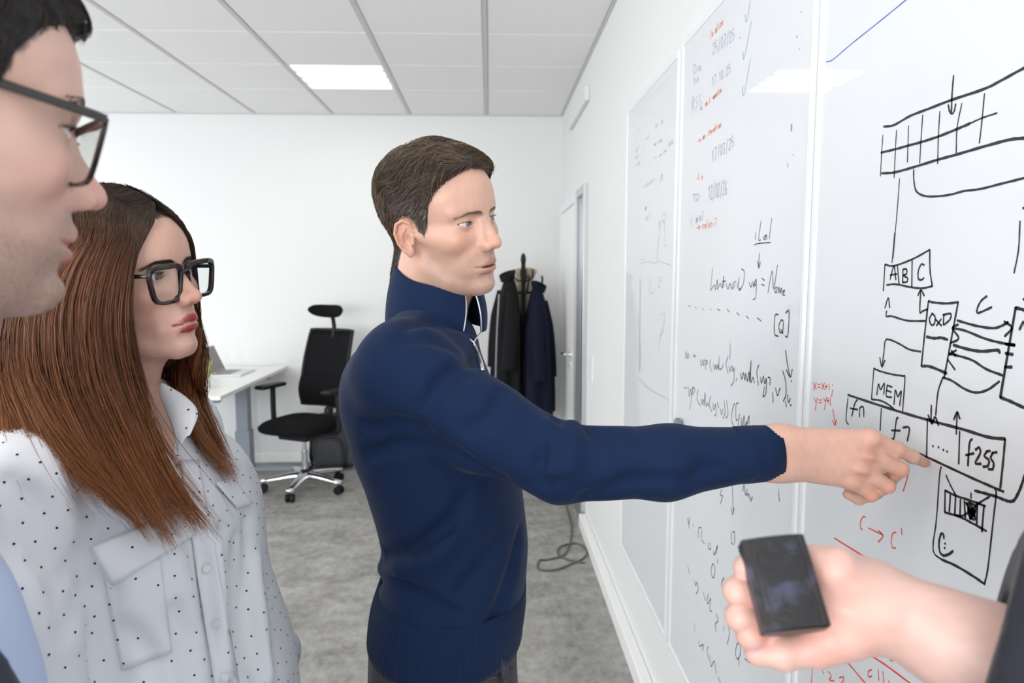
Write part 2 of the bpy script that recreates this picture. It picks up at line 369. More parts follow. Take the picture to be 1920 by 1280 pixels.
def write(name, inks, mt, parent, width):
    LAYER[0] += 1; X = BX - .0002 - .00005*LAYER[0]; mb = MB(); M_ = parent.location
    for ik in inks:
        for poly, w in ik.st:
            pts = [onX(x, y, X) for x, y in poly]
            if len(pts) < 2: continue
            pts = spline(pts, 5) if len(pts) > 2 else [pts[0], (pts[0]+pts[1])/2, pts[1]]
            n = len(pts); L = []; Rr = []
            # round ends: narrow first and last stations
            ext = [0]*n
            pts = [pts[0] - (pts[1]-pts[0])/max(1e-6,np.linalg.norm(pts[1]-pts[0]))*width*w*.3] + pts + [pts[-1] + (pts[-1]-pts[-2])/max(1e-6,np.linalg.norm(pts[-1]-pts[-2]))*width*w*.3]
            n = len(pts)
            for i in range(n):
                t = pts[min(i+1,n-1)] - pts[max(i-1,0)]; t /= max(1e-9, np.linalg.norm(t))
                s_ = np.cross(t, (1,0,0)); hw = width*w/2*(.45 if i in (0,n-1) else 1)*(1+.12*math.sin(i*1.7+len(poly)))
                L.append(pts[i]+s_*hw - np.array(M_)); Rr.append(pts[i]-s_*hw - np.array(M_))
            mb.grid([L, Rr])
    o = mb.build(name, mt, parent); o['kind'] = 'stuff'; return o
# --- the right-hand board
k1 = Ink(1500,0,2.667)
k1([(418,633),(470,625),(550,580),(640,545),(757,500),(920,445),(1010,400),(1120,340),(1250,275)], [(408,866),(470,862),(560,838),(690,798),(785,772),(900,738),(1040,700),(1120,690),(1300,668)],
   [(405,763),(480,745),(540,728),(600,712),(690,683),(785,645),(850,617)], w=1.25)
k1([(850,617),(910,590),(985,565)], [(414,675),(408,763),(402,880)], [(482,652),(476,770),(470,888)], [(542,630),(537,810)], [(613,575),(605,700),(598,815)], [(699,557),(692,680),(688,818)], [(809,517),(785,640),(781,765)], [(922,468),(911,590),(897,715)], [(497,893),(490,1000),(465,1290)], [(1100,1105),(1092,1250),(1070,1365)], w=.75)
k1([(768,378),(760,470),(757,560)], [(741,525),(748,556),(760,568),(771,555),(778,520)], [(568,848),(570,910),(585,960),(640,982),(740,975),(820,955),(900,945),(1000,920),(1120,890),(1300,845)], [(1115,1038),(1119,1042)])
k2 = Ink(1500,440,2.783)
k2([(493,-10),(480,145)], w=.7)
k2([(443,155),(490,162),(585,128),(677,78)], [(677,78),(678,180),(690,268)], [(452,262),(500,258),(585,275),(645,278),(690,268)], [(443,155),(435,292)], [(508,160),(517,258)], [(585,128),(583,272)],
   [(470,232),(490,165),(500,235)], [(470,210),(505,205)], [(537,180),(535,248)], [(537,180),(555,180),(556,203),(538,212),(560,225),(558,245),(535,248)], [(648,158),(632,155),(617,190),(618,230),(635,235),(646,225)],
   [(443,382),(460,330),(468,380)], [(452,398),(450,425),(480,425),(560,448),(655,450)], [(665,388),(640,398),(625,400),(630,290)], [(615,318),(630,288),(648,318)],
   [(690,410),(675,440),(685,470),(700,465),(705,430),(690,410)], [(708,442),(738,475)], [(736,440),(712,474)], [(750,415),(748,470)], [(746,418),(785,412),(783,440),(752,470)],
   [(975,320),(945,345),(925,385),(930,408),(1000,378)], [(630,610),(570,598),(520,570),(470,548),(445,553),(437,620),(427,688)], [(416,640),(427,688),(443,655)],
   [(385,697),(373,858)], [(373,858),(420,865),(460,885),(490,908)], [(385,697),(420,712),(480,728),(535,737),(547,752),(535,918)],
   [(400,835),(410,778),(420,808),(440,775),(437,832)], [(455,785),(450,840),(478,848)], [(455,785),(480,795)], [(452,812),(475,820)], [(490,885),(498,810),(510,845),(528,815),(520,890)],
   [(745,745),(720,820),(708,940)], [(770,650),(808,703)], [(250,850),(240,960),(252,990)], [(424,905),(418,1020)], [(665,960),(660,1160)], [(833,1025),(828,1195)], [(815,1040),(820,925)], [(802,965),(820,925),(834,960)])
k2([(670,345),(690,352),(760,358),(825,352)], [(825,352),(790,540),(752,745)], [(670,345),(650,520),(633,685)], [(820,447),(920,475),(1010,487),(1062,470),(1085,455)], [(1065,452),(1105,485),(1068,530)],
   [(795,487),(860,500),(960,540),(1040,562),(1120,575)], [(826,468),(795,487),(828,540),(785,565)], [(778,622),(820,630),(900,655),(970,700),(1055,733)], [(815,602),(780,622)], [(790,605),(812,632)],
   [(745,745),(790,760),(860,805),(920,823),(980,808),(1040,765)], [(685,890),(684,960),(690,980)], [(668,940),(688,985),(705,950),(722,995)], [(1145,495),(1165,455),(1178,485),(1200,540)], [(1165,335),(1180,345)], w=1.1)
k2([(633,685),(680,688),(765,723)], [(660,532),(700,540),(735,537),(770,547)], [(800,575),(880,598),(950,608),(1030,602),(1042,616)], [(1072,570),(1120,576)], [(1072,618),(1110,625)], [(1068,690),(1105,690)],
   [(1125,380),(1045,848)], [(1125,380),(1169,392),(1330,430)], [(1045,848),(1100,870),(1169,902),(1330,970)], [(250,835),(400,885),(560,935),(700,975),(850,1015),(980,1055),(1070,1065)], w=1.35)
k2([(1070,1065),(1060,1180),(1045,1320)], [(560,1115),(663,1160),(760,1205),(900,1270),(1010,1318),(1062,1340)],
   [(300,860),(286,880),(270,945)], [(262,905),(300,912)], [(310,950),(312,905),(330,900),(333,948)], [(512,955),(503,965),(490,1060),(480,1062)], [(478,1020),(522,1022)], [(537,1005),(570,1008),(560,1075)],
   [(692,1101),(695,1104)], [(721,1107),(724,1110)], [(746,1121),(750,1124)], [(766,1130),(769,1132)], [(898,1065),(884,1090),(876,1205)], [(865,1150),(907,1140)],
   [(915,1122),(935,1110),(940,1140),(915,1190),(945,1195)], [(975,1130),(962,1155),(985,1175),(980,1205),(955,1210)], [(973,1130),(992,1127)], [(1005,1138),(995,1165),(1010,1190),(1005,1222),(983,1222)], [(1003,1138),(1027,1134)], w=1.15)
k3 = Ink(1480,860,3.048)
k3([(868,45),(858,100),(840,350),(822,480),(828,540),(870,575)], [(1115,715),(1135,620),(1165,350),(1182,200),(1175,172)], [(895,92),(920,150),(950,205)], [(945,320),(990,325),(1040,290),(1080,255),(1145,215)], [(1038,195),(1038,225)], w=.9)
k3([(870,575),(950,610),(1050,670),(1115,715)], [(1060,182),(1110,195),(1180,215),(1230,235),(1260,243),(1285,235),(1315,180),(1341,110),(1400,-50)], [(883,455),(880,432),(866,430),(855,480),(860,530),(880,552),(910,545),(935,527)], [(889,482),(891,486)], [(887,507),(889,511)], w=1.25)
k3([(890,180),(888,305)], [(890,180),(950,210),(1040,240),(1120,270)], [(888,305),(970,330),(1050,370),(1125,412)], [(920,205),(914,300)], [(950,210),(945,320)], [(978,232),(975,325)], [(1000,240),(1005,335)], [(1075,250),(1070,372)], [(1112,270),(1100,415)], w=1.1)
k3([(1010,250),(1045,330),(1020,285),(1062,300),(1030,345),(1068,280),(1040,262),(1062,345),(1024,320),(1056,285),(1035,315),(1060,325)], [(1015,260),(1035,250),(1022,300),(1050,310)], w=1.2)
write('black_marker_writing', [k1, k2, k3], MT['ink_black'], bC, .0030)
r2 = Ink(1500,440,2.783)
r2([(68,770),(85,808)], [(85,770),(68,808)], [(92,780),(105,780)], [(92,795),(105,795)], [(112,772),(128,808)], [(128,772),(112,806)], [(136,780),(136,805)], [(130,792),(142,792)], [(150,782),(155,808)], [(168,781),(169,787)], [(169,808),(165,845)],
   [(72,850),(82,872)], [(90,850),(78,915)], [(96,858),(97,860)], [(96,874),(97,876)], [(101,862),(112,862)], [(101,876),(112,876)], [(122,850),(132,870)], [(138,848),(126,912)], [(146,850),(147,880)], [(139,865),(152,865)], [(157,850),(159,890)],
   [(170,910),(185,990)], [(167,965),(182,993),(189,965)], [(88,1006),(91,1008)])
r3 = Ink(1480,860,3.048)
r3([(435,332),(420,332),(405,365),(408,398),(418,402)], [(452,395),(535,435)], [(508,408),(535,440),(508,475)], [(610,420),(592,425),(582,465),(588,505),(608,510)], [(640,395),(643,433)], [(678,35),(675,100),(650,185)],
   [(222,1215),(240,1240),(228,1262),(256,1268)], [(285,1250),(310,1245),(308,1265),(290,1295)], [(470,1205),(452,1215),(452,1245),(472,1240)], [(508,1205),(512,1265)], [(535,1215),(540,1285)], [(570,1265),(570,1285)], [(575,1150),(590,1155)],
   [(135,1135),(125,1290)], [(187,1120),(180,1180),(195,1228)], [(300,1080),(308,1138),(280,1110)])
r3([(257,452),(330,498),(500,602),(620,665),(740,745),(830,810),(855,835),(864,860)], [(230,1050),(330,1160),(440,1290)], [(380,1045),(480,1130),(560,1185),(700,1290)], w=1.3)
write('red_marker_writing', [r2, r3], MT['ink_red'], bC, .0022)
write('blue_marker_line', [Ink(1500,0,2.667)([(132,309),(165,297),(250,225),(400,105),(535,-5)])], MT['ink_blue'], bC, .0020)
# --- the middle board
m4 = Ink(1160,380,2.782)
m4([(715,155),(712,190)], [(742,95),(730,190),(740,194)], [(768,168),(755,182),(763,192),(770,168),(773,192)], [(798,80),(785,188)], [(707,220),(730,212),(792,207)], [(733,262),(730,340)], [(724,305),(731,340),(739,310)],
   [(490,340),(478,460)], [(480,455),(500,430),(505,455),(515,400),(515,450),(530,420),(540,445),(548,380),(545,440)], [(540,410),(560,408)], [(560,420),(570,450),(580,420),(590,450),(598,410)], [(600,450),(605,415),(612,412)], [(620,420),(618,445)], [(628,385),(625,450),(635,445)], [(640,345),(655,360),(650,420),(630,460)],
   [(680,415),(690,440),(698,410)], [(700,430),(710,415),(702,440)], [(715,400),(705,425),(715,430),(718,400),(715,490),(700,505)], [(745,393),(761,405)], [(745,425),(760,432)], [(778,470),(800,355),(808,450),(828,325)], [(820,440),(813,460),(822,468),(826,445),(820,440)], [(832,470),(835,440),(842,470),(848,445),(852,478)], [(855,465),(866,455),(857,480),(867,482)])
m4([(365,537),(375,541)], [(400,545),(405,548)], [(438,552),(443,556)], [(476,555),(482,558)], [(515,553),(528,563)], [(565,553),(577,570)], [(615,573),(628,585)], [(665,590),(678,604)], [(722,600),(743,617)], w=1.0)
m4([(832,583),(815,590),(812,680),(833,697)], [(870,575),(888,568),(882,690),(868,695)], [(848,610),(836,640),(840,675),(855,670),(858,620),(848,610)], [(845,660),(858,682)], [(870,770),(878,830),(892,900)], [(873,870),(895,908),(905,868)], [(899,929),(902,932)], w=1.3)
m4([(348,815),(350,775),(358,812),(362,785),(368,812)], [(388,798),(402,800)], [(395,788),(395,810)], [(425,815),(430,850),(438,820),(443,850),(448,815)], [(455,820),(452,872)], [(455,820),(464,830),(455,845)], [(478,815),(476,850),(485,880)], [(495,840),(500,870),(505,845),(510,870),(515,840),(520,865),(525,800),(523,865),(540,860),(545,840)],
   [(570,800),(560,840),(570,890)], [(575,850),(580,880),(590,850),(595,880),(602,860),(600,930),(585,955)], [(615,915),(612,930)], [(582,735),(580,815)])
m4([(635,890),(642,920),(650,885),(658,925),(662,890),(670,930),(680,880),(682,935),(690,820),(688,935),(700,910),(708,940)], [(732,845),(720,880),(728,950)], [(738,910),(745,940),(755,905),(762,945),(770,915),(768,990),(752,1010),(760,960)], [(778,910),(790,915),(788,950)], [(803,990),(806,1040)], [(818,965),(828,1005),(842,965)], [(855,875),(870,930),(872,1000),(858,1035)], [(870,1035),(874,1065)], [(880,1000),(885,1040),(895,1020)], [(893,1050),(900,1058)], w=1.25)
m4([(340,965),(355,965)], [(362,960),(368,1010),(375,970),(380,1005),(385,960)], [(388,960),(380,1010),(370,1080)], [(388,960),(398,975),(385,1000)], [(415,975),(408,1020),(425,1060)], [(430,1020),(435,1050),(440,1025),(446,1055),(450,990),(455,1060),(465,1045),(470,1060)], [(480,1010),(472,1050),(485,1090)], [(490,1045),(497,1080),(505,1050),(508,1100),(498,1112)], [(515,1040),(522,1070)], [(530,1075),(537,1105),(543,1075)], [(550,1030),(555,1090),(545,1125)], [(562,1030),(570,1100),(558,1125)],
   [(605,1045),(595,1070),(588,1130),(605,1178)], [(625,1045),(612,1052),(612,1130),(622,1128)], [(630,1100),(622,1172)], [(640,1120),(640,1170),(655,1110),(652,1170),(668,1140),(665,1170),(680,1110),(678,1172)], [(700,1160),(720,1166)])
m5 = Ink(1140,840,2.91)
m5([(620,225),(612,255),(625,262),(612,305)], [(678,205),(683,355)], [(670,325),(680,362),(688,325)], [(735,235),(742,200),(750,255),(760,225)], [(758,260),(768,248),(772,272)], [(774,270),(780,288),(787,265)], [(930,240),(935,290)], [(932,228),(933,230)],
   [(432,380),(440,410),(444,375),(440,438)], [(462,410),(465,425)], [(490,490),(495,435),(510,435)], [(505,490),(512,450)], [(510,500),(525,520)], [(545,515),(548,545),(560,550),(556,518)], [(575,560),(580,582),(597,530),(590,580)], [(600,605),(596,625)],
   [(672,460),(672,510),(682,525)], [(690,525),(690,460),(680,458)], [(712,540),(722,545)], [(715,560),(725,565)], [(745,540),(740,560),(755,575),(750,605)], [(570,630),(562,670),(572,708),(583,680),(580,640),(570,630)], [(435,645),(445,685)], [(470,720),(478,750),(485,730),(492,770),(480,795)],
   [(520,785),(530,830)], [(548,795),(540,830),(545,850),(560,820),(555,880),(566,890)], [(632,705),(618,740),(632,780)], [(640,770),(650,735),(652,800)], [(660,800),(680,835),(686,810)], [(590,900),(600,940),(585,960),(590,1000)], [(628,970),(632,995)], [(655,960),(662,1010),(650,1070)],
   [(705,1065),(695,1110),(705,1150),(722,1120),(718,1070),(705,1065)], [(712,1145),(715,1185)], [(745,1148),(775,1168),(800,1155)], [(470,955),(475,1000)], [(495,1050),(500,1080),(520,1070),(515,1105)], [(545,1080),(540,1110),(550,1150)], [(555,1130),(562,1190),(580,1160),(590,1230)], [(600,1245),(615,1285)], w=1.05)
write('black_marker_writing', [m4, m5], MT['ink_black'], bB, .0026)
b3 = Ink(1160,0,2.908)
b3.text('17/03/25', (505,885), (628,800), 62).text('12/02/26', (487,1090), (592,1055), 75).text('(.ma)', (388,1235), (465,1190), 48).text('TD', (400,1105), (440,1090), 40)
write('grey_marker_dates', [b3], MT['ink_grey'], bB, .0026)
b4 = Ink(1160,0,2.908)
b4.text('25/07/25', (510,300), (632,215), 62).text('17.10.25', (505,475), (610,395), 50).text('RSS', (398,605), (455,580), 70).text('Da', (405,405), (450,380), 50).text('te', (405,465), (440,440), 40)
write('blue_marker_dates', [b4], MT['ink_fblue'], bB, .0028)
b5 = Ink(1160,0,2.908)
b5.text('localised', (498,215), (578,125), 45, 1.2).text('-o weekly-meeting', (440,610), (568,495), 34, 1.2).text('-o an iteration', (430,782), (558,690), 34, 1.2).text('-lunch', (422,985), (478,975), 40, 1.2).text('-a-sales-?', (420,1255), (535,1230), 42)
write('orange_marker_notes', [b5], mat('orange_marker_ink', (.90,.19,.09), .5), bB, .0026)
b6 = Ink(1160,0,2.908)
b6([(720,-10),(697,118),(688,80)], [(724,115),(683,318),(677,282)], [(718,318),(682,518),(673,468)])
write('green_marker_ticks', [b6], MT['ink_green'], bB, .0016)
b7 = Ink(1160,0,2.908)
b7([(660,203),(663,210)], [(994,64),(997,68)], [(969,196),(973,203)], [(983,265),(985,268)], [(940,675),(938,715)], [(944,680),(942,710)], [(920,890),(922,912)], [(948,842),(949,846)])
write('ink_specks', [b7], MT['ink_grey'], bB, .0028)
# --- the board beside the door: mostly wiped
a3 = Ink(1160,0,2.908)
a3.text('a-e', (195,700), (245,665), 30).text('-s', (135,775), (168,750), 28).text('e-m', (190,800), (235,770), 28).text('ao', (268,805), (298,780), 42).text('i', (132,828), (150,820), 24).text('t-e-m', (190,880), (262,825), 26).text('i', (134,880), (150,870), 24).text('reset-', (135,1030), (205,985), 34).text('sa', (215,1015), (240,975), 60).text('mi', (140,1150), (172,1135), 40).text('al', (145,1205), (175,1190), 40).text('o?', (212,1260), (262,1225), 70)
a4 = Ink(1160,380,2.782)
a4([(205,105),(232,95),(240,150)], [(210,170),(205,215),(200,300)], [(240,175),(235,215),(255,232)], [(165,380),(160,470),(180,465)], [(205,385),(225,395),(205,430),(225,450)], [(215,585),(238,580),(235,640),(215,700),(208,745)], [(210,690),(232,680)], [(118,745),(112,880),(128,870)])
write('faded_red_notes', [a3, a4], MT['ink_faded'], bA, .0030)
a5 = Ink(1160,380,2.782)
a5([(110,296),(135,292)], [(112,318),(150,308),(190,315),(205,305),(240,315),(280,328)], [(100,910),(150,965),(200,995),(250,1020),(262,1042)], w=.8)
a5([(112,400),(110,650),(108,880)], w=2.4)
a6 = Ink(1160,0,2.908); a6.text('-', (95,740), (125,705), 40).text('al', (90,830), (112,815), 24).text('ar', (90,870), (112,855), 24).text('-s', (88,915), (118,895), 30)
write('grey_marker_lines', [a5, a6], MT['ink_grey'], bA, .0022)
# magnet at the board edge behind the outstretched arm
mg = MB().lathe([(.020,0),(.020,.010),(.017,.014)], 24, (0,0,0), 'x'); 
pm = onX(1274,795,BX-.008)
for i in range(len(mg.v)): v_ = mg.v[i]; mg.v[i] = (-v_[0], v_[1], v_[2])
mo = mg.build('magnet', [mat('magnet_grey', (.22,.23,.27), .4)], None, smooth=False); mo.location = pm
tag(mo, 'round grey magnet on the frame where two whiteboards meet', 'magnet')
# ---------------------------------------------------------------- desk, laptop, chair, backpack, coats
DZ = .838
dk = empty('desk', (-2.15, 5.05, 0), 'white height-adjustable desk with grey T-legs against the back wall', 'desk')
x1, x0, y0, y1 = -1.72, -2.62, 4.36, 5.79
def L(p): return (p[0]+2.15, p[1]-5.05, p[2])
def bx(lo, hi): return MB().box(L(lo), L(hi))
bx((x0,y0,DZ-.027),(x1,y1,DZ)).build('tabletop', MT['desk'], dk, bevel=.003)
bx((x0+.1,y0+.06,DZ-.075),(x1-.13,y1-.3,DZ-.027)).build('cross_beam', MT['steelgrey'], dk, bevel=.004)
for yy in (4.55, 5.58):
    bx((-2.07,yy-.045,.30),(-1.97,yy+.045,DZ-.07)).build('leg', MT['steelgrey'], dk, bevel=.006)
    bx((-2.08,yy-.052,.03),(-1.96,yy+.052,.34)).build('leg_sleeve', MT['steelgrey'], dk, bevel=.006)
    bx((-2.45,yy-.04,0),(-1.62,yy+.04,.032)).build('foot', MT['steelgrey'], dk, bevel=.006)
    bx((-2.5,yy-.03,DZ-.075),(-1.80,yy+.03,DZ-.027)).build('bracket', MT['black'] if yy > 5 else MT['steelgrey'], dk, bevel=.004)
# laptop, opened towards the chair
lp = empty('laptop', tuple(onZ(437,700,DZ)), 'thin silver laptop standing open on the white desk', 'laptop', rz=0)
MB().box((-.12,-.16,0),(.12,.16,.012)).build('laptop_base', MT['alu'], lp, bevel=.003)
MB().box((-.10,-.13,.012),(.02,.13,.0135)).build('keyboard', mat('keys_grey', (.25,.25,.26), .5), lp)
Rk = Matrix.Rotation(math.radians(-24), 3, 'Y')
MB().box((-.125,-.16,.012),(-.117,.16,.225), Rk, (-.12,0,.012)).build('laptop_lid', mat('taupe_lid', (.30,.26,.23), .45, .3), lp, bevel=.003)
MB().box((-.1169,-.15,.025),(-.1160,.15,.215), Rk, (-.12,0,.012)).build('laptop_screen', mat('dark_screen', (.16,.14,.13), .25), lp)
# small plant
pl = empty('potted_plant', P(382,648,4.7)*np.array((1,1,0))+np.array((0,0,DZ)), 'small yellow-green plant in a white pot behind the laptop', 'plant')
MB().lathe([(.03,0),(.042,.07),(.044,.075),(.038,.075),(.036,.06)], 18).build('pot', MT['trim'], pl, smooth=True)
for k in range(9):
    q = k*2.4; rr = .03+.012*(k % 3); rows = []
    for t in np.linspace(0, 1, 6):
        c = np.array((math.cos(q)*rr*(.2+1.6*t), math.sin(q)*rr*(.2+1.6*t), .06+.13*t-.05*t*t*(k % 3)))
        s_ = np.array((-math.sin(q), math.cos(q), 0))*.014*math.sin(math.pi*(.12+.86*t)); rows.append([c-s_, c+np.array((0,0,-.003)), c+s_])
    MB().grid(rows).build('leaf', mat('leaf_green', (.42,.47,.06), .5) if k == 0 else bpy.data.materials['leaf_green'], pl, smooth=True, thick=.0012)
# swivel chair, facing the desk (towards -x)
ch = empty('swivel_chair', (-1.39, 5.06, 0), 'black mesh swivel chair with headrest and silver five-star base', 'chair')
ch.rotation_euler.z = math.radians(246)       # local +x = forward
for k in range(5):
    a = math.radians(72*k + 18); d = np.array((math.cos(a), math.sin(a), 0)); s_ = np.array((-d[1], d[0], 0)); rows = []
    pr = [(.03,.09,.14,.042),(.12,.088,.132,.036),(.26,.078,.108,.028),(.32,.074,.098,.024)]
    leg = MB()
    for (r_, zb, zt, w_) in pr:
        rows.append([d*r_+s_*w_*.85+(0,0,zb), d*r_+s_*w_+(0,0,(zb+zt)/2), d*r_+s_*w_*.7+(0,0,zt), d*r_-s_*w_*.7+(0,0,zt), d*r_-s_*w_+(0,0,(zb+zt)/2), d*r_-s_*w_*.85+(0,0,zb), d*r_+s_*w_*.85+(0,0,zb)])
    leg.grid(rows); n_ = len(leg.v); leg.f.append(tuple(range(n_-7, n_-1)))
    leg.m.append(0)
    lo = leg.build('base_arm', MT['chrome'], ch, smooth=True)
    cst = MB(); c0 = d*.30
    for sg in (-1, 1):
        w2 = MB().lathe([(.010,-.011),(.029,-.010),(.031,-.004),(.031,.004),(.029,.010),(.010,.011)], 18, (0,0,0), 'y')
        for v_ in range(len(w2.v)):
            p = w2.v[v_]; q = c0 + s_*(p[1]+sg*.018) + d*(p[0]) + np.array((0,0,.031+p[2])); w2.v[v_] = tuple(q)
        cst.add(w2.v, w2.f)
    cst.tube([c0+(0,0,.03), c0+(0,0,.085)], .011, 10)
    cst.build('caster', MT['black'], lo, smooth=False)
MB().lathe([(.04,.085),(.043,.12),(.034,.135),(.028,.16)], 20).build('base_hub', MT['black'], ch, smooth=True)
MB().lathe([(.025,.15),(.025,.30),(.014,.30),(.014,.42)], 18).build('gas_lift', MT['alu'], ch, smooth=False)
MB().box((-.16,-.13,.40),(.14,.13,.455)).build('tilt_mechanism', MT['black'], ch, bevel=.015)
MB().tube([(.05,-.10,.43),(.08,-.25,.425),(.08,-.29,.425)], [.006,.006,.017], 10).build('lever', MT['black'], ch)
# backrest: frame loop with mesh
def back_pt(u, v):   # u across -1..1, v up 0..1
    w_ = .225 - .03*v - .02*(1-v)**3; y = u*w_; x = -.235 - .13*v + .05*math.sin(v*math.pi)*.6 - .035*(1-u*u)*.8; return (x, y, .60 + .575*v)
rows = [[back_pt(-1+2*i/12, v) for i in range(13)] for v in np.linspace(0, 1, 13)]
mm = noise_bump(mat('mesh_black', (.007,.007,.008), .9, specular_ior_level=.15), 900, .5, .001)
MB().grid(rows).build('back_mesh', mm, ch, smooth=True, thick=.008)
loop = [back_pt(-1+2*i/10, 0) for i in range(11)] + [back_pt(1, v) for v in np.linspace(.08, 1, 10)] + [back_pt(1-2*i/10, 1) for i in range(1, 11)] + [back_pt(-1, v) for v in np.linspace(.92, .08, 10)]
MB().tube(loop, .014, 8, closed=True).build('back_frame', MT['black'], ch, smooth=True)
rows = [[(back_pt(-.95+1.9*i/12, v)[0]+.022+.03*math.sin((v-.02)/.4*math.pi), back_pt(-.95+1.9*i/12, v)[1], back_pt(0, v)[2]) for i in range(13)] for v in np.linspace(.02, .40, 8)]
MB().grid(rows).build('lumbar_pad', MT['blackfab'], ch, smooth=True, thick=.02)
MB().tube(spline([(-.12,0,.43),(-.28,0,.46),(-.325,0,.62),(-.33,0,.85)], 6), .026, 10).build('back_spine', MT['black'], ch, smooth=True)
MB().tube(spline([(-.375,0,1.08),(-.395,0,1.20),(-.375,0,1.30)], 6), .017, 10).build('headrest_post', MT['black'], ch, smooth=True)
rows = []; 
for i in range(17):
    u = -1+2*i/16; yy = .15*u; xx = -.345 + .055*u*u; zz = 1.325; rr_ = .050*(1-.45*abs(u)**4) if abs(u) < .99 else .02
    rows.append([(xx+.022*math.cos(q), yy, zz+rr_*math.sin(q)+.012*u*u) for q in np.linspace(0, 2*math.pi, 13)])
hd = MB(); hd.grid(rows); hd.f.append(tuple(range(12))); hd.m.append(0); hd.f.append(tuple(range(16*13+11, 16*13-1, -1))); hd.m.append(0)
hd.build('headrest', MT['blackfab'], ch, smooth=True)
for sg in (-1, 1):
    ar = MB().tube(spline([(-.02,sg*.17,.44),(-.02,sg*.285,.46),(-.02,sg*.30,.55),(-.02,sg*.30,.76)], 6), .020, 10).build('armrest_post', MT['black'], ch, smooth=True)
    MB().box((-.13,sg*.30-.045,.755),(.13,sg*.30+.045,.785)).build('arm_pad', MT['black'], ar, bevel=.012, seg=3)
# backpack leaning on the back wall behind the chair
bkp = empty('backpack', (-1.33, 5.62, 0), 'dark grey backpack standing on the carpet behind the swivel chair', 'backpack')
mbg = noise_bump(mat('backpack_nylon', (.035,.037,.042), .6), 300, .3)
def bag(name, c, r_, mt, n1=14, n2=20, ex=4.5, par=None):
    mb = MB(); rows = []
    for i in range(n1+1):
        v = -math.pi/2 + math.pi*i/n1; cv, sv = abs(math.cos(v))**(2/ex), abs(math.sin(v))**(2/ex)*(1 if v > 0 else -1); r0 = []
        for k in range(n2+1):
            q = 2*math.pi*k/n2; cq = abs(math.cos(q))**(2/ex)*(1 if math.cos(q) > 0 else -1); sq = abs(math.sin(q))**(2/ex)*(1 if math.sin(q) > 0 else -1)
            w_ = 1 - .18*max(0, sv); r0.append((c[0]+r_[0]*cv*cq*w_, c[1]+r_[1]*cv*sq*w_, c[2]+r_[2]*sv))
        rows.append(r0)
    mb.grid(rows); return mb.build(name, mt, par or bkp, smooth=True)
bag('main_compartment', (0,.03,.23), (.17,.10,.23), mbg); bag('front_pocket', (0,-.08,.15), (.13,.05,.13), mbg); bag('side_pocket', (.165,.02,.13), (.03,.07,.11), mat('backpack_mesh', (.07,.07,.08), .8))
MB().tube(spline([(-.05,.06,.45),(-.04,.06,.50),(.04,.06,.50),(.05,.06,.45)], 6), .009, 8).build('carry_loop', MT['black'], bkp, smooth=True)
MB().tube(spline([(-.14,.0,.40),(-.12,-.11,.33),(-.13,-.14,.15),(-.14,-.05,.03),(-.20,-.06,.02)], 6), .012, 8).build('strap', MT['black'], bkp, smooth=True)
bag('seat', (.03,0,.505), (.265,.26,.055), MT['blackfab'], 14, 32, 3.6, ch)
# coat stand with three coats
csx, csy = P(981,640,5.35)[0], 5.35
cs = empty('coat_stand', (csx, csy, 0), 'black metal coat stand with curved hooks in the room corner', 'coat stand')
MB().tube([(0,0,.03),(0,0,1.72)], .017, 12).build('post', MT['black'], cs, smooth=True)
MB().lathe([(.017,1.70),(.022,1.72),(.018,1.755),(.006,1.775)], 14).build('finial', MT['black'], cs, smooth=True)
for k in range(4):
    a = math.radians(90*k+12); d = np.array((math.cos(a), math.sin(a), 0))
    MB().tube(spline([d*.012+(0,0,1.47), d*.07+(0,0,1.47), d*.13+(0,0,1.50), d*.155+(0,0,1.56), d*.15+(0,0,1.60)], 6), .0085, 8).build('hook', MT['black'], cs, smooth=True)
    MB().tube(spline([d*.012+(0,0,1.56), d*.05+(0,0,1.565), d*.075+(0,0,1.60), d*.075+(0,0,1.65)], 6), .007, 8).build('hook', MT['black'], cs, smooth=True)
    MB().tube(spline([d*.01+(0,0,.22), d*.10+(0,0,.16), d*.24+(0,0,.03), d*.27+(0,0,.012)], 6), .012, 8).build('foot', MT['black'], cs, smooth=True)
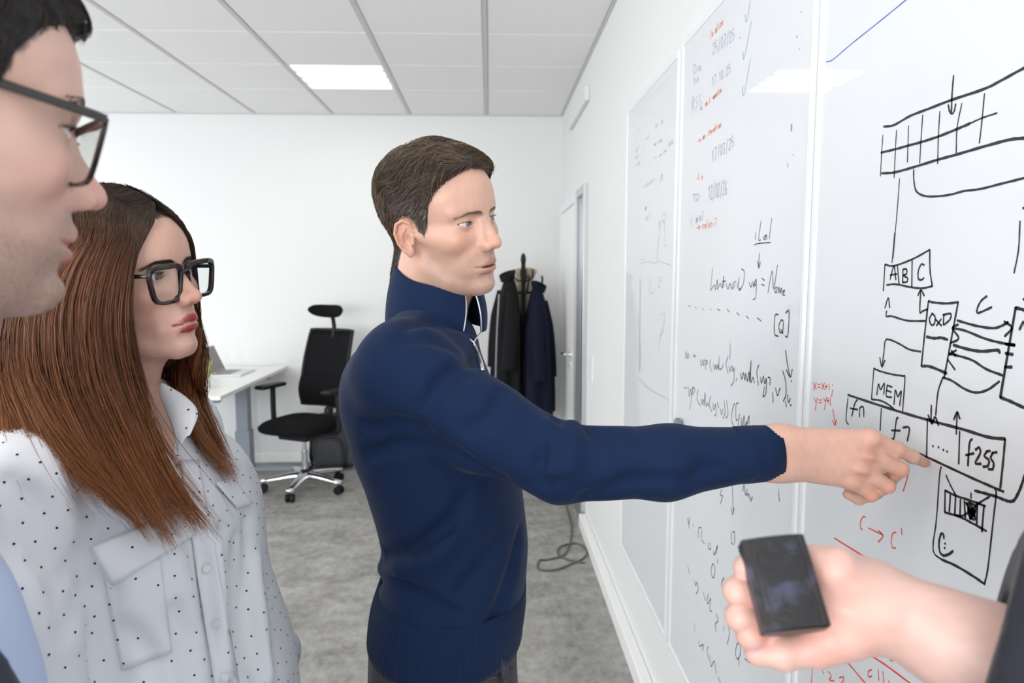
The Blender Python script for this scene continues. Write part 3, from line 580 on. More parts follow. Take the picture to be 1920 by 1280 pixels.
def coat(label, ang, top, bottom, w0, w1, mt, off, seed, hoodz=0.0, zipper=None):
    """a coat hanging from one hook: pleated, widening downwards, with collar and a sleeve"""
    a = math.radians(ang); d = np.array((math.cos(a), math.sin(a), 0)); s_ = np.array((-d[1], d[0], 0)); c0 = np.array((csx, csy, 0)) + d*off
    e = empty('coat', tuple(c0), label, 'coat', 'coats on the stand'); rnd = random.Random(seed); ph = [rnd.uniform(0, 6.28) for _ in range(6)]
    rows = []; N = 40
    for i in range(25):
        t = i/24; z = top + (bottom-top)*t; g = min(1, t*3.2)**.7
        W = (w0*.35 + (w0*.65)*g + (w1-w0)*t); D_ = (.035 + .05*g + .03*t); r0 = []
        for k in range(N+1):
            q = 2*math.pi*k/N; pl_ = 1 + .16*g*math.sin(5*q+ph[0]+t*1.5) + .08*g*math.sin(9*q+ph[1]-t*3)
            r0.append(d*(D_*math.sin(q)*pl_) + s_*(W*math.cos(q)*pl_ + .02*math.sin(t*4+ph[2])) + np.array((0,0,z+.012*math.sin(3*q+ph[3])*t)))
        rows.append(r0)
    mb = MB().grid(rows); n_ = N+1; mb.f.append(tuple(range(N))); mb.m.append(0); mb.f.append(tuple(24*n_+k for k in range(N-1, -1, -1))); mb.m.append(0)
    mb.build('coat_body', mt, e, smooth=True)
    # collar
    rows = [[d*((.040+.012*v)*math.sin(q)+.01) + s_*((.06+.03*v)*math.cos(q)) + np.array((0,0,top-.03+.07*v*(1-.35*math.sin(q)))) for q in np.linspace(0, 2*math.pi, 21)] for v in (0,.5,1)]
    MB().grid(rows).build('collar', mt, e, smooth=True, thick=.008)
    for sg in (-1, 1):
        pts = [s_*sg*w0*.62 + d*.02+(0,0,top-.10), s_*sg*(w0*.98) + d*.03+(0,0,top-.30), s_*sg*(w0*1.02)+d*.05+(0,0,top-.52), s_*sg*(w0*.98)+d*.06+(0,0,top-.70)]
        MB().tube(spline(pts, 6), [.035+.022*min(1,i/6) for i in range(19)], 12).build('sleeve', mt, e, smooth=True)
    if zipper: MB().tube(spline([d*.085+s_*.01+(0,0,top-.12), d*.11+s_*.015+(0,0,top-.5), d*.125+s_*.01+(0,0,bottom+.05)], 6), .006, 6).build('zipper', zipper, e)
    return e
mcA = noise_bump(mat('coat_black', (.010,.010,.011), .95, specular_ior_level=.2), 40, .4, .01); mcB = noise_bump(mat('coat_navy', (.008,.010,.026), .9, specular_ior_level=.2), 40, .4, .01); mcC = noise_bump(mat('coat_beige', (.42,.34,.25), .8), 40, .4, .01)
coat('long black coat with a grey zip hanging on the coat stand', 205, 1.58, .42, .13, .17, mcA, .13, 3, zipper=mat('zip_grey', (.35,.35,.36), .4, .5))
coat('dark navy quilted coat hanging on the coat stand beside the black one', -25, 1.50, .50, .12, .20, mcB, .12, 5)
coat('beige coat hanging at the back of the coat stand', 80, 1.60, .75, .12, .15, mcC, .12, 8)
# cable coiled on the carpet beside the wall
cb = [(1062,950),(1072,990),(1062,1035),(1030,1048),(1012,1050),(1010,1066),(1040,1068),(1068,1058),(1095,1045),(1100,1030),(1080,1018),(1050,1025),(1048,1040),(1070,1050),(1097,1055)]
pts = [onZ(x, y, .006) for x, y in cb]; pts = [pts[0]+np.array((.02,.25,0))] + pts
o = MB().tube(spline(pts, 8), .0055, 8).build('cable', mat('cable_grey', (.10,.10,.105), .5), None, smooth=True)
tag(o, 'thin dark cable lying in loops on the carpet beside the right wall', 'cable')
# ---------------------------------------------------------------- implicit modelling: bodies and clothes are meshed from smooth blends
f32 = np.float32
def smin(a, b, k):
    h = np.maximum(k-np.abs(a-b), 0)/k; return np.minimum(a, b) - h*h*k*.25
def smax(a, b, k): return -smin(-a, -b, k)
def ell(p, c, r):
    q = p - np.asarray(c, f32); r = np.asarray(r, f32)
    k0 = np.sqrt(((q/r)**2).sum(1)); k1 = np.sqrt(((q/(r*r))**2).sum(1)); return k0*(k0-1)/np.maximum(k1, 1e-9)
def rell(p, c, r, R):                           # rotated ellipsoid; R columns = axes
    return ell((p-np.asarray(c, f32)) @ np.asarray(R, f32), (0,0,0), r)
def sph(p, c, r): return np.sqrt(((p-np.asarray(c, f32))**2).sum(1)) - r
def cap(p, a, b, ra, rb):
    a = np.asarray(a, f32); b = np.asarray(b, f32); ba = b-a; pa = p-a
    t = np.clip((pa@ba)/max(1e-12, float(ba@ba)), 0, 1); return np.sqrt(((pa-t[:,None]*ba)**2).sum(1)) - (ra+(rb-ra)*t)
def chain(p, pts, rad, k=0):
    d = None
    for i in range(len(pts)-1):
        e = cap(p, pts[i], pts[i+1], rad[i], rad[i+1]); d = e if d is None else (smin(d, e, k) if k else np.minimum(d, e))
    return d
def rbox(p, c, half, R=None, r=.0):
    q = p - np.asarray(c, f32)
    if R is not None: q = q @ np.asarray(R, f32)
    q = np.abs(q) - (np.asarray(half, f32) - r)
    return np.sqrt((np.maximum(q, 0)**2).sum(1)) + np.minimum(q.max(1), 0) - r
class Field:
    """ordered list of blends, each evaluated only inside its own box"""
    def __init__(s, big=1.0): s.ops = []; s.big = big
    def op(s, mode, fn, k, lo=None, hi=None): s.ops.append((mode, fn, k, lo, hi)); return s
    def add(s, fn, k, lo=None, hi=None): return s.op('a', fn, k, lo, hi)
    def sub(s, fn, k, lo=None, hi=None): return s.op('s', fn, k, lo, hi)
    def cut(s, fn, k): return s.op('c', fn, k)      # intersect with fn<0
    def disp(s, fn, lo=None, hi=None): return s.op('d', fn, 0, lo, hi)
    def __call__(s, p):
        d = np.full(len(p), s.big, f32)
        for mode, fn, k, lo, hi in s.ops:
            if lo is not None:
                m = ((p >= np.asarray(lo, f32)) & (p <= np.asarray(hi, f32))).all(1)
                if not m.any(): continue
                q = p[m]; e = d[m]
            else: q = p; e = d
            v = fn(q).astype(f32)
            e = smin(e, v, k) if mode == 'a' else (smax(e, -v, k) if mode == 's' else (smax(e, v, k) if mode == 'c' else e + v))
            if lo is not None: d[m] = e
            else: d = e
        return d
def surf(fn, lo, hi, h, slack=1.6, newton=1):
    """surface nets on a block-sparse grid -> verts, quads"""
    lo = np.asarray(lo, float); hi = np.asarray(hi, float); B = 8
    nb = np.ceil((hi-lo)/h/B).astype(int)+1; n = nb*B
    ax = [lo[i] + h*(np.arange(nb[i])*B + (B-1)/2) for i in range(3)]
    G = np.stack(np.meshgrid(*ax, indexing='ij'), -1).reshape(-1, 3).astype(f32)
    dc = fn(G); act = np.abs(dc) < (B*h*.87*slack)
    D = np.empty((nb[0],B,nb[1],B,nb[2],B), f32); D[:] = np.where(dc < 0, -1, 1).reshape(nb)[:,None,:,None,:,None]
    ids = np.argwhere(act.reshape(nb)); off = np.stack(np.meshgrid(*[np.arange(B)]*3, indexing='ij'), -1).reshape(-1, 3)
    for s in range(0, len(ids), 600):
        b = ids[s:s+600]; pts = (lo + h*((b[:,None,:]*B + off[None]).reshape(-1, 3))).astype(f32)
        v = fn(pts).reshape(len(b), B, B, B); D[b[:,0],:,b[:,1],:,b[:,2],:] = v
    D = D.reshape(n); S = D < 0
    c = np.zeros(n-1, np.int8)
    C8 = [(i,j,k) for i in (0,1) for j in (0,1) for k in (0,1)]
    for (i,j,k) in C8: c += S[i:n[0]-1+i, j:n[1]-1+j, k:n[2]-1+k]
    cells = np.argwhere((c > 0) & (c < 8)); idx = np.full(n-1, -1, np.int32); idx[tuple(cells.T)] = np.arange(len(cells))
    val = np.stack([D[cells[:,0]+i, cells[:,1]+j, cells[:,2]+k] for (i,j,k) in C8], 1)
    pos = np.zeros((len(cells), 3)); cnt = np.zeros(len(cells)); CA = np.array(C8)
    for a in range(8):
        for b in range(a+1, 8):
            if np.abs(CA[a]-CA[b]).sum() != 1: continue
            x = (val[:,a] < 0) != (val[:,b] < 0)
            t = np.where(x, val[:,a]/np.where(x, val[:,a]-val[:,b], 1), 0)
            pos += np.where(x[:,None], CA[a] + t[:,None]*(CA[b]-CA[a]), 0); cnt += x
    V = (lo + h*(cells + pos/np.maximum(cnt, 1)[:,None])).astype(f32)
    Q = []
    for a in range(3):
        b, c_ = (a+1) % 3, (a+2) % 3
        sl0 = [slice(1, n[i]-1) for i in range(3)]; sl1 = list(sl0); sl0[a] = slice(0, n[a]-1); sl1[a] = slice(1, n[a])
        s0, s1 = S[tuple(sl0)], S[tuple(sl1)]; e = np.argwhere(s0 != s1)
        if not len(e): continue
        flip = s0[tuple(e.T)]; o = np.ones(3, int); o[a] = 0; e = e + o
        def at(db, dc_):
            q = e.copy(); q[:,b] -= db; q[:,c_] -= dc_; return idx[tuple(q.T)]
        q = np.stack([at(1,1), at(0,1), at(0,0), at(1,0)], 1); q[~flip] = q[~flip][:,::-1]; Q.append(q)
    Q = np.concatenate(Q); Q = Q[(Q >= 0).all(1)]
    for _ in range(newton):
        g, d = grad(fn, V, h*.5); V = V - (np.clip(d, -h, h)/np.maximum((g*g).sum(1), .25))[:,None]*g
    return V, Q
def grad(fn, V, e):
    d = fn(V); g = np.stack([(fn(V+np.eye(3, dtype=f32)[i]*f32(e)) - d)/e for i in range(3)], 1); return g, d
def normals(fn, V, e):
    g, _ = grad(fn, V, e); return g/np.maximum(np.linalg.norm(g, axis=1), 1e-6)[:,None]
def project(fn, V, e, n=8, off=0.0, damp=.8):
    V = np.asarray(V, f32).copy()
    for _ in range(n):
        g, d = grad(fn, V, e); V -= (damp*(d-off)/np.maximum((g*g).sum(1), .3))[:,None]*g
    return V
def np_mesh(name, V, Q, col=None, smooth=True):
    me = bpy.data.meshes.new(name); n, k = Q.shape
    me.vertices.add(len(V)); me.vertices.foreach_set('co', np.ascontiguousarray(V, f32).ravel())
    me.loops.add(n*k); me.loops.foreach_set('vertex_index', np.ascontiguousarray(Q, np.int32).ravel())
    me.polygons.add(n); me.polygons.foreach_set('loop_start', np.arange(0, n*k, k, dtype=np.int32)); me.polygons.foreach_set('loop_total', np.full(n, k, np.int32))
    me.update(calc_edges=True); me.validate()
    if smooth: me.polygons.foreach_set('use_smooth', np.ones(len(me.polygons), bool))
    if col is not None:
        a = me.color_attributes.new('tint', 'FLOAT_COLOR', 'POINT'); c4 = np.ones((len(V), 4), f32); c4[:,:3] = col; a.data.foreach_set('color', c4.ravel())
    return me
def join(parts):
    V = []; Q = []; Cc = []; n = 0
    for v, q, c in parts: V.append(v); Q.append(q+n); Cc.append(c); n += len(v)
    return np.concatenate(V), np.concatenate(Q), np.concatenate(Cc)
def xf(V, R, t, s=1.0): return (np.asarray(V, float)*s) @ np.asarray(R).T + np.asarray(t)
def Rm(yaw, pitch, roll):
    y, p, r = map(math.radians, (yaw, pitch, roll))
    Rz = np.array([[math.cos(y),-math.sin(y),0],[math.sin(y),math.cos(y),0],[0,0,1]]); Ry = np.array([[math.cos(p),0,math.sin(p)],[0,1,0],[-math.sin(p),0,math.cos(p)]]); Rx = np.array([[1,0,0],[0,math.cos(r),-math.sin(r)],[0,math.sin(r),math.cos(r)]])
    return Rz@Ry@Rx
def ss(a, b, x): t = np.clip((x-a)/(b-a), 0, 1); return t*t*(3-2*t)
def vnoise(p, scale, seed=0):
    """cheap smooth pseudo-noise (sum of rotated sines), about -1..1"""
    r = np.random.default_rng(seed); out = 0
    for _ in range(5):
        d = r.normal(size=3); d /= np.linalg.norm(d); out = out + np.sin((p@d.astype(f32))*scale*r.uniform(.6, 1.6) + r.uniform(0, 6.28))
    return out/3
def strands(S, rad, tints, sides=3):
    """S: (N,K,3) curves -> tube mesh arrays; rad: (N,K) or (K,)"""
    N, K, _ = S.shape; T = np.gradient(S, axis=1); T /= np.maximum(np.linalg.norm(T, axis=2, keepdims=True), 1e-9)
    up = np.broadcast_to(np.array((.31,.52,.79)), T.shape); U = np.cross(T, up); U /= np.maximum(np.linalg.norm(U, axis=2, keepdims=True), 1e-9); W = np.cross(T, U)
    rad = np.broadcast_to(np.asarray(rad), (N, K)); V = np.empty((N, K, sides, 3), f32)
    for j in range(sides):
        q = 2*math.pi*j/sides; V[:,:,j] = S + (U*math.cos(q)+W*math.sin(q))*rad[:,:,None]
    base = (np.arange(N)[:,None]*K + np.arange(K-1)[None])*sides; Q = []
    for j in range(sides):
        k = (j+1) % sides; Q.append(np.stack([base+j, base+k, base+sides+k, base+sides+j], -1).reshape(-1, 4))
    C_ = np.repeat(np.asarray(tints, f32).reshape(N, -1, 3) if np.ndim(tints) == 3 else np.repeat(np.asarray(tints, f32)[:,None], K, 1), sides, axis=1).reshape(-1, 3)
    return V.reshape(-1, 3), np.concatenate(Q), C_
def tint_mat(name, rough, bump=None, **kw):
    m = mat(name, (.5,.5,.5), rough, **kw); a = node(m, 'ShaderNodeVertexColor'); a.layer_name = 'tint'; lk(m, a.outputs['Color'], bsdf(m).inputs['Base Color'])
    if bump: noise_bump(m, *bump)
    return m
MT['skin'] = tint_mat('skin', .46, (900, .13, .0012, 4), subsurface_weight=.12, subsurface_radius=(.010,.004,.002), subsurface_scale=.6)
MT['hair'] = tint_mat('hair_fibre', .42, specular_ior_level=.45)
MT['hairbase'] = tint_mat('hair_mass', .55, (500, .5, .002, 4), specular_ior_level=.3)

# ---------------------------------------------------------------- heads (local millimetres: x forward, y left, z up, origin between the ears)
def head_field(g):
    """g: dict of shape parameters; returns a Field of the bare head with ears, lids, lips and nose (no neck)"""
    F_ = Field(200.0); A = lambda fn: (lambda p: fn(np.stack([p[:,0], np.abs(p[:,1]), p[:,2]], 1)))
    jw, ck, lp, nz_, ch = g.get('jaw', 1), g.get('cheek', 1), g.get('lip', 1), g.get('nose', 1), g.get('chin', 1)
    F_.add(lambda p: ell(p, (-6,0,46), (96,76,83)), 1)
    F_.add(lambda p: ell(p, (36,0,46), (57,63,54)), 18)
    F_.add(lambda p: ell(p, (38,0,-8), (55,61*jw**.5,56)), 18)
    F_.add(A(lambda p: chain(p, [(10,48*jw,-52),(45,36*jw,-76),(78,10*jw,-87)], [13,13,13])), 16)
    F_.add(lambda p: ell(p, (44,0,-55), (48,45*jw,40)), 18)
    F_.add(lambda p: ell(p, (83,0,-82), (18*ch,20*jw,15)), 12)
    F_.add(A(lambda p: cap(p, (68,43,-9), (22,60,-2), 13*ck, 9*ck)), 18)
    F_.add(lambda p: ell(p, (70,0,-46), (31,33,28)), 16)
    br = g.get('brow', 1)
    F_.add(A(lambda p: chain(p, [(85,6,34),(82,24,37),(68,46,32)], [7*br,7*br,6*br])), 12)
    F_.sub(A(lambda p: ell(p, (97,31,14), (15,18,11.5))), 13)
    # nose
    L1 = (60,-40,-60); H1 = (140,40,60)
    F_.add(lambda p: chain(p, [(86,0,24),(97,0,7),(110,0,-11)], [6.5*nz_,7*nz_,7.6*nz_]), 9, L1, H1)
    F_.add(A(lambda p: chain(p, [(90,7*nz_,14),(94.5,9*nz_,-4),(97,12.5*nz_,-17)], [4.6*nz_,5.4*nz_,5.2*nz_])), 9, L1, H1)
    F_.add(lambda p: ell(p, (111.5,0,-16), (10,9*nz_,8.5)), 6, L1, H1)
    F_.add(A(lambda p: ell(p, (100.5,11.5*nz_,-20), (10.5,6.5,8))), 6, L1, H1)
    F_.sub(A(lambda p: cap(p, (107,6,-29.5), (101,8,-30), 2.4, 2.4)), 2, L1, H1)
    F_.sub(lambda p: cap(p, (111,0,-33), (109,0,-41), 2.4, 2.4), 5, L1, H1)           # philtrum
    # lips
    L2 = (70,-45,-80); H2 = (130,45,-25); mo = g.get('mouth_open', 0)
    F_.add(A(lambda p: chain(p, [(99,0,-45.5+mo*.3),(98,6,-44.8+mo*.3),(94.5,14,-47.5),(86,24,-51.5)], [5.6*lp,5.6*lp,4.6*lp,2.4], 2)), 4, L2, H2)
    F_.add(A(lambda p: chain(p, [(97.5,0,-57.5-mo),(94.5,12,-57-mo),(86,23,-52.5)], [6.3*lp,5.6*lp,2.6], 2)), 5, L2, H2)
    F_.sub(A(lambda p: chain(p, [(108,0,-51.6-mo*.4),(101,13,-51.4-mo*.4),(90,26,-52.4)], [1.1+mo*.5,1.1+mo*.45,1.0])), 1.6, L2, H2)
    if mo: F_.sub(lambda p: ell(p, (98,0,-51.6-mo*.4), (12,17,1+mo*.62)), 1.5, L2, H2)
    F_.sub(A(lambda p: cap(p, (105,0,-70), (97,14,-69), 5, 4)), 8, L2, H2)
    F_.sub(A(lambda p: cap(p, (103,26,-30), (93,35,-50), 3, 3)), 14, (60,-60,-75), (130,60,-10))   # smile fold
    if g.get('fold'): F_.sub(A(lambda p: chain(p, [(101,21,-20),(95,30,-36),(87,35,-52)], [.8,1.6,.8])), g['fold'], (60,-60,-75), (130,60,-5))
    # eyelids: a shell round the eyeball, opened along an almond
    op = g.get('eye_open', 1.0); E = (72.5,31.5,15)
    L3 = (55,-60,-10); H3 = (105,60,40)
    F_.add(A(lambda p: sph(p, E, 13.4)), 4.5, L3, H3)
    F_.sub(A(lambda p: chain(p, [(88,21,21.5),(88.5,31,24.2),(83,43,20.5)], [.9,1.1,.9])), 2.2, L3, H3)   # lid crease
    def almond(p):
        q = p - np.array(E, f32); y = q[:,1]; t = np.clip(1-(y/14.8)**2, 0, 1)
        up = (5.4*op)*t**.8; dn = -(4.4*op)*t**.9; zc = q[:,2] - .05*y
        d2 = np.maximum(zc-up, dn-zc); d2 = np.maximum(d2, np.abs(y)-14.8)
        r = np.sqrt((q*q).sum(1)); d3 = np.maximum(11.2-r, -q[:,0]); return np.maximum(d2*.8, d3)
    F_.sub(A(almond), .7, L3, H3)
    # ears
    eo = g.get('ear', 1.0); L4 = (-45,-110,-50); H4 = (35,110,50)
    if eo:
        def ear(p):
            q = (p - np.array((8,71,-6), f32)) @ np.array([[math.cos(.42),math.sin(.42),0],[-math.sin(.42),math.cos(.42),0],[0,0,1]], f32)
            # q: x towards the face, y outwards, z up; the ear blade runs to -x
            q = q/f32(eo)
            d = ell(q, (-15,0,4), (17,3.2,29)); d = smin(d, ell(q, (-6,2,-24), (8,4.5,10)), 5)
            rim = chain(q, [(2,1,14),(-4,3,29),(-16,4,34),(-28,5,27),(-32,5,10),(-27,5,-8),(-16,4,-24)], [2.6,2.9,3.0,3.1,2.9,2.5,2.3])
            d = smin(d, rim, 2.5); ah = chain(q, [(-12,3,20),(-20,4,8),(-17,4,-8),(-10,4,-16)], [2.5,3,2.8,2.6]); d = smin(d, ah, 3)
            d = smin(d, cap(q, (0,1,6), (0,3,-8), 3.2, 4.0), 3); d = smax(d, -ell(q, (-9,5.5,-1), (7.5,6,10)), 3)
            d = smax(d, -chain(q, [(-8,5,25),(-18,6.5,25),(-26,7,12),(-24,7,-4)], [1.8,2,2,1.6]), 2)
            return d*f32(eo)
        F_.add(A(ear), 5, L4, H4)
    return F_
def lip_dist(p, g):
    q = np.stack([p[:,0], np.abs(p[:,1]), p[:,2]], 1); lp = g.get('lip', 1); mo = g.get('mouth_open', 0)
    a = chain(q, [(99,0,-45.5+mo*.3),(98,6,-44.8+mo*.3),(94.5,14,-47.5),(86,24,-51.5)], [5.6*lp,5.6*lp,4.6*lp,2.4]); b = chain(q, [(97.5,0,-57.5-mo),(94.5,12,-57-mo),(86,23,-52.5)], [6.3*lp,5.6*lp,2.6])
    return np.minimum(a, b)
def face_tint(V, g):
    """skin colour by place on the face: lips, ruddy nose, cheeks and ears, beard shadow, hair roots"""
    p = V; x, ya, z = p[:,0], np.abs(p[:,1]), p[:,2]; n = len(p)
    c = np.tile(np.array(g['skin']), (n, 1)); red = np.array(g.get('ruddy', (1.06,.84,.80)))
    def mix(c, col, w): return c*(1-w[:,None]) + np.asarray(col)*w[:,None]
    w = np.exp(-(((x-108)/18)**2+((ya)/16)**2+((z+17)/14)**2))*.75 + np.exp(-(((x-78)/22)**2+((ya-42)/20)**2+((z+16)/20)**2))*.55 + ss(66, 80, ya)*ss(-40,-30,z)*(x < 22)*.6
    c = mix(c, np.array(g['skin'])*red, np.clip(w, 0, 1)); c *= (1 + .05*vnoise(p, .09, 3) + .03*vnoise(p, .4, 4))[:,None]
    st = g.get('stubble', 0)
    if st:
        m = ss(-22,-42,z)*ss(4,30,x)*ss(-118,-100,z) + np.exp(-(((z+37)/7)**2))*(x > 88)*.8
        m = np.clip(m, 0, 1)*(1-.5*np.exp(-((ya-40)/14)**2)*ss(-62,-45,z)); m *= np.random.default_rng(8).uniform(.72, 1.0, n); c = mix(c, g.get('stubble_color', (.22,.17,.14)), np.clip(m*st, 0, 1))
    dl = lip_dist(p, g); m = ss(1.9,.5,dl)*(x > 80)*ss(26,22.5,ya); c = mix(c, g['lips'], m*g.get('lip_strength', .85))
    e = np.stack([x-72.5, ya-31.5, z-15], 1); r = np.sqrt((e*e).sum(1)); lid = (r < 14.2)*(e[:,0] > 0)
    rim = lid*ss(8.5, 5.2, np.abs(e[:,2]))*ss(17,13,ya*0+np.abs(e[:,1])); c = mix(c, np.array(g['skin'])*(.85,.60,.55), rim*.5*g.get('lid', 1))
    if 'scalp' in g:
        zt = np.interp(x, *g['hairline']); zt = zt + 3*vnoise(p, .5, 5); m = ss(-3, 5, z-zt); m *= 1-(ya > 77)*(x > -34)*(x < 18)*(z < 36); c = mix(c, g['scalp'], m)
    if 'brow_color' in g:
        pts = np.array(g.get('brow_pts', [(90,7,32.5),(88,18,36.5),(82,30,38.5),(72,44,34)])) + np.array(g.get('brow_off', (0,0,0))); q = np.stack([x, ya, z], 1).astype(f32)
        bw = g.get('brow_w', 3.2); d = chain(q, pts, [0,0,0,0]); m = ss(bw+4, bw, d*1.0)*(d < 12); c = mix(c, g['brow_color'], m*g.get('brow_strength', .55))
    return np.clip(c, .003, 1)
def eyeball(name, parent, center, Rw, iris, s, lash=None):
    """centre and axes in world space; local +x is the line of sight"""
    n1, n2 = 22, 28; mb = MB(); rows = []
    for i in range(n1+1):
        a = math.pi*i/n1; x = math.cos(a); r_ = math.sin(a); bulge = 1 + .055*math.exp(-(a/.32)**2)
        rows.append([(12*s*x*bulge, 12*s*r_*math.cos(2*math.pi*k/n2)*bulge, 12*s*r_*math.sin(2*math.pi*k/n2)*bulge) for k in range(n2+1)])
    mb.grid(rows); key = 'eye_%s' % (str(iris))
    if key in bpy.data.materials: m_ = bpy.data.materials[key]
    else:
        m_ = mat(key, (.8,.8,.8), .08, coat_weight=1.0, coat_roughness=.02); tc_ = node(m_, 'ShaderNodeTexCoord'); sx = node(m_, 'ShaderNodeSeparateXYZ'); lk(m_, tc_.outputs['Object'], sx.inputs[0])
        d_ = node(m_, 'ShaderNodeMath', operation='DIVIDE'); lk(m_, sx.outputs[0], d_.inputs[0]); d_.inputs[1].default_value = 12.6*s
        r_ = node(m_, 'ShaderNodeValToRGB'); el = r_.color_ramp.elements; el[0].position = 0; el[0].color = (.55,.36,.33,1); el[1].position = .45; el[1].color = (.66,.62,.60,1)
        for ps, cl_ in ((.865,(.66,.62,.60)),(.885,tuple(.25*q for q in iris)),(.91,iris),(.965,tuple(1.25*q for q in iris)),(.978,(.006,.006,.006)),(1.0,(.004,.004,.004))):
            e_ = el.new(ps); e_.color = (*cl_, 1)
        lk(m_, d_.outputs[0], r_.inputs[0]); lk(m_, r_.outputs[0], bsdf(m_).inputs['Base Color'])
    o = mb.build(name, m_, parent, smooth=True)
    Mx = Matrix.Identity(4)
    for i in range(3):
        for j in range(3): Mx[i][j] = Rw[i][j]
        Mx[i][3] = center[i] - parent.location[i]
    o.matrix_basis = Mx
    return o
# ---------------------------------------------------------------- people: shared builders
def pmesh(root, name, V, Q, mats, col=None, parent=None, smooth=True):
    me = np_mesh(name, np.asarray(V) - np.array(root.location), Q, col, smooth); return link(name, me, mats, parent or root)
class Pose:
    def __init__(s, pos, yaw, pitch, roll, S): s.t = np.array(pos); s.R = Rm(yaw, pitch, roll); s.s = .001*S
    def w(s, v): return xf(np.atleast_2d(v), s.R, s.t, s.s)
    def w1(s, v): return xf(np.atleast_2d(v), s.R, s.t, s.s)[0]
    def l(s, w): return ((np.atleast_2d(w) - s.t) @ s.R)/s.s
def skull_field(g, pad=0.0):
    F_ = Field(200.0); A = lambda fn: (lambda p: fn(np.stack([p[:,0], np.abs(p[:,1]), p[:,2]], 1)))
    F_.add(lambda p: ell(p, (-6,0,46), (96,76,83)), 1).add(lambda p: ell(p, (36,0,46), (57,63,54)), 18).add(lambda p: ell(p, (38,0,-8), (55,61*g.get('jaw',1)**.5,56)), 18)
    return F_
def add_neck(F_, pose, base, r0, r1, throat=True):
    b = pose.l(base)[0]
    F_.add(lambda p: chain(p, [(-16,0,-30), tuple(b)], [r0, r1]), 22)
    if throat: F_.add(lambda p: chain(p, [(34,0,-78), tuple(b*np.array((1,1,1))+np.array((18,0,8)))], [r0*.55, r1*.62]), 26)
    return F_
def head_parts(root, g, pose, base, h=1.35, neck=(53,60), gaze=None, lo=(-115,-95,-190), hi=(130,95,138)):
    F_ = head_field(g); add_neck(F_, pose, base, *neck)
    bl = pose.l(base)[0]; lo = np.minimum(lo, bl-62); hi = np.maximum(hi, bl+62)
    V, Q = surf(F_, lo, hi, h); c = face_tint(V, g)
    for sy in (-1, 1):
        C_ = pose.w1((72.5, sy*31.5, 15)); Rw = pose.R @ (np.array(Rm(gaze[0], gaze[1], 0)) if gaze else np.eye(3))
        eyeball('eye', root, C_, Rw, g['iris'], pose.s)
    # lashes: tapered hairs along the upper lid
    S = []; rg = np.random.default_rng(5); nl = g.get('lashes', 40); op = g.get('eye_open', 1)
    for sy in (-1, 1):
        for i in range(nl):
            y = -13.2 + 26.4*i/(nl-1); t = max(0, 1-(y/14.8)**2); z = 5.2*op*t**.8 + .05*y; x = math.sqrt(max(13.1**2-y*y-z*z, 20)); ln = g.get('lash_len', 5)*(.6+.5*rg.random())
            a = np.array((72.5+x, sy*(31.5+y), 15+z)); d = np.array((.85, sy*y*.035, .15))
            S.append([a, a+d*ln*.5+(0,0,-.5), a+d*ln*.9+(0,0,.4), a+d*ln+(0,0,1.4)])
    S = np.array(S); v, q, cc = strands(pose.w(S.reshape(-1, 3)).reshape(S.shape), np.array((.22,.19,.12,.04))*.001*g.get('lash_w', 1), np.tile((.015,.01,.008), (len(S), 1)))
    pmesh(root, 'eyelashes', v, q, MT['hair'], cc)['kind'] = 'stuff'
    # brows
    if 'brow_color' in g:
        pts = np.array(g.get('brow_pts', [(91,6,31.5),(89.5,18,35.5),(83,31,38),(71,45,33.5)]), float) + np.array(g.get('brow_off', (0,0,0))); S = []; nb = g.get('brow_n', 260); bw = g.get('brow_w', 3.2); cv = np.array(spline(pts, 12))
        for sy in (-1, 1):
            for i in range(nb):
                t = rg.random(); k = t*(len(cv)-1.001); i0 = int(k); a = cv[i0]+(cv[i0+1]-cv[i0])*(k-i0); tg = cv[min(i0+2, len(cv)-1)]-cv[max(i0-1, 0)]; tg /= np.linalg.norm(tg)
                v_ = rg.uniform(-1, 1); a = a + np.array((0,0,v_*bw*(1-.6*t))); d = tg*(.55+.45*t) + np.array((.25,0,(.75-1.1*t)*(1 if v_ < .3 else .2))); d /= np.linalg.norm(d); ln = 6.5*(.7+.5*rg.random())
                S.append([a*(1,sy,1)+np.array((-1,0,0)), (a+d*ln*.5+(.9,0,0))*(1,sy,1), (a+d*ln+(.2,0,-.3))*(1,sy,1)])
        S = np.array(S); Sl = S.reshape(-1, 3).astype(f32); dd = F_(Sl); n_ = normals(F_, Sl, 1.0); tgt = np.tile((-.4,.5,.35), len(S)); Sl = Sl + n_*(tgt-dd)[:,None]
        bc = np.array(g['brow_color'])*rg.uniform(.5, 1.4, (len(S), 1)); v, q, cc = strands(pose.w(Sl).reshape(S.shape), np.array((.17,.16,.05))*.001, bc); pmesh(root, 'eyebrows', v, q, MT['hair'], cc)['kind'] = 'stuff'
    return F_, (pose.w(V), Q, c)
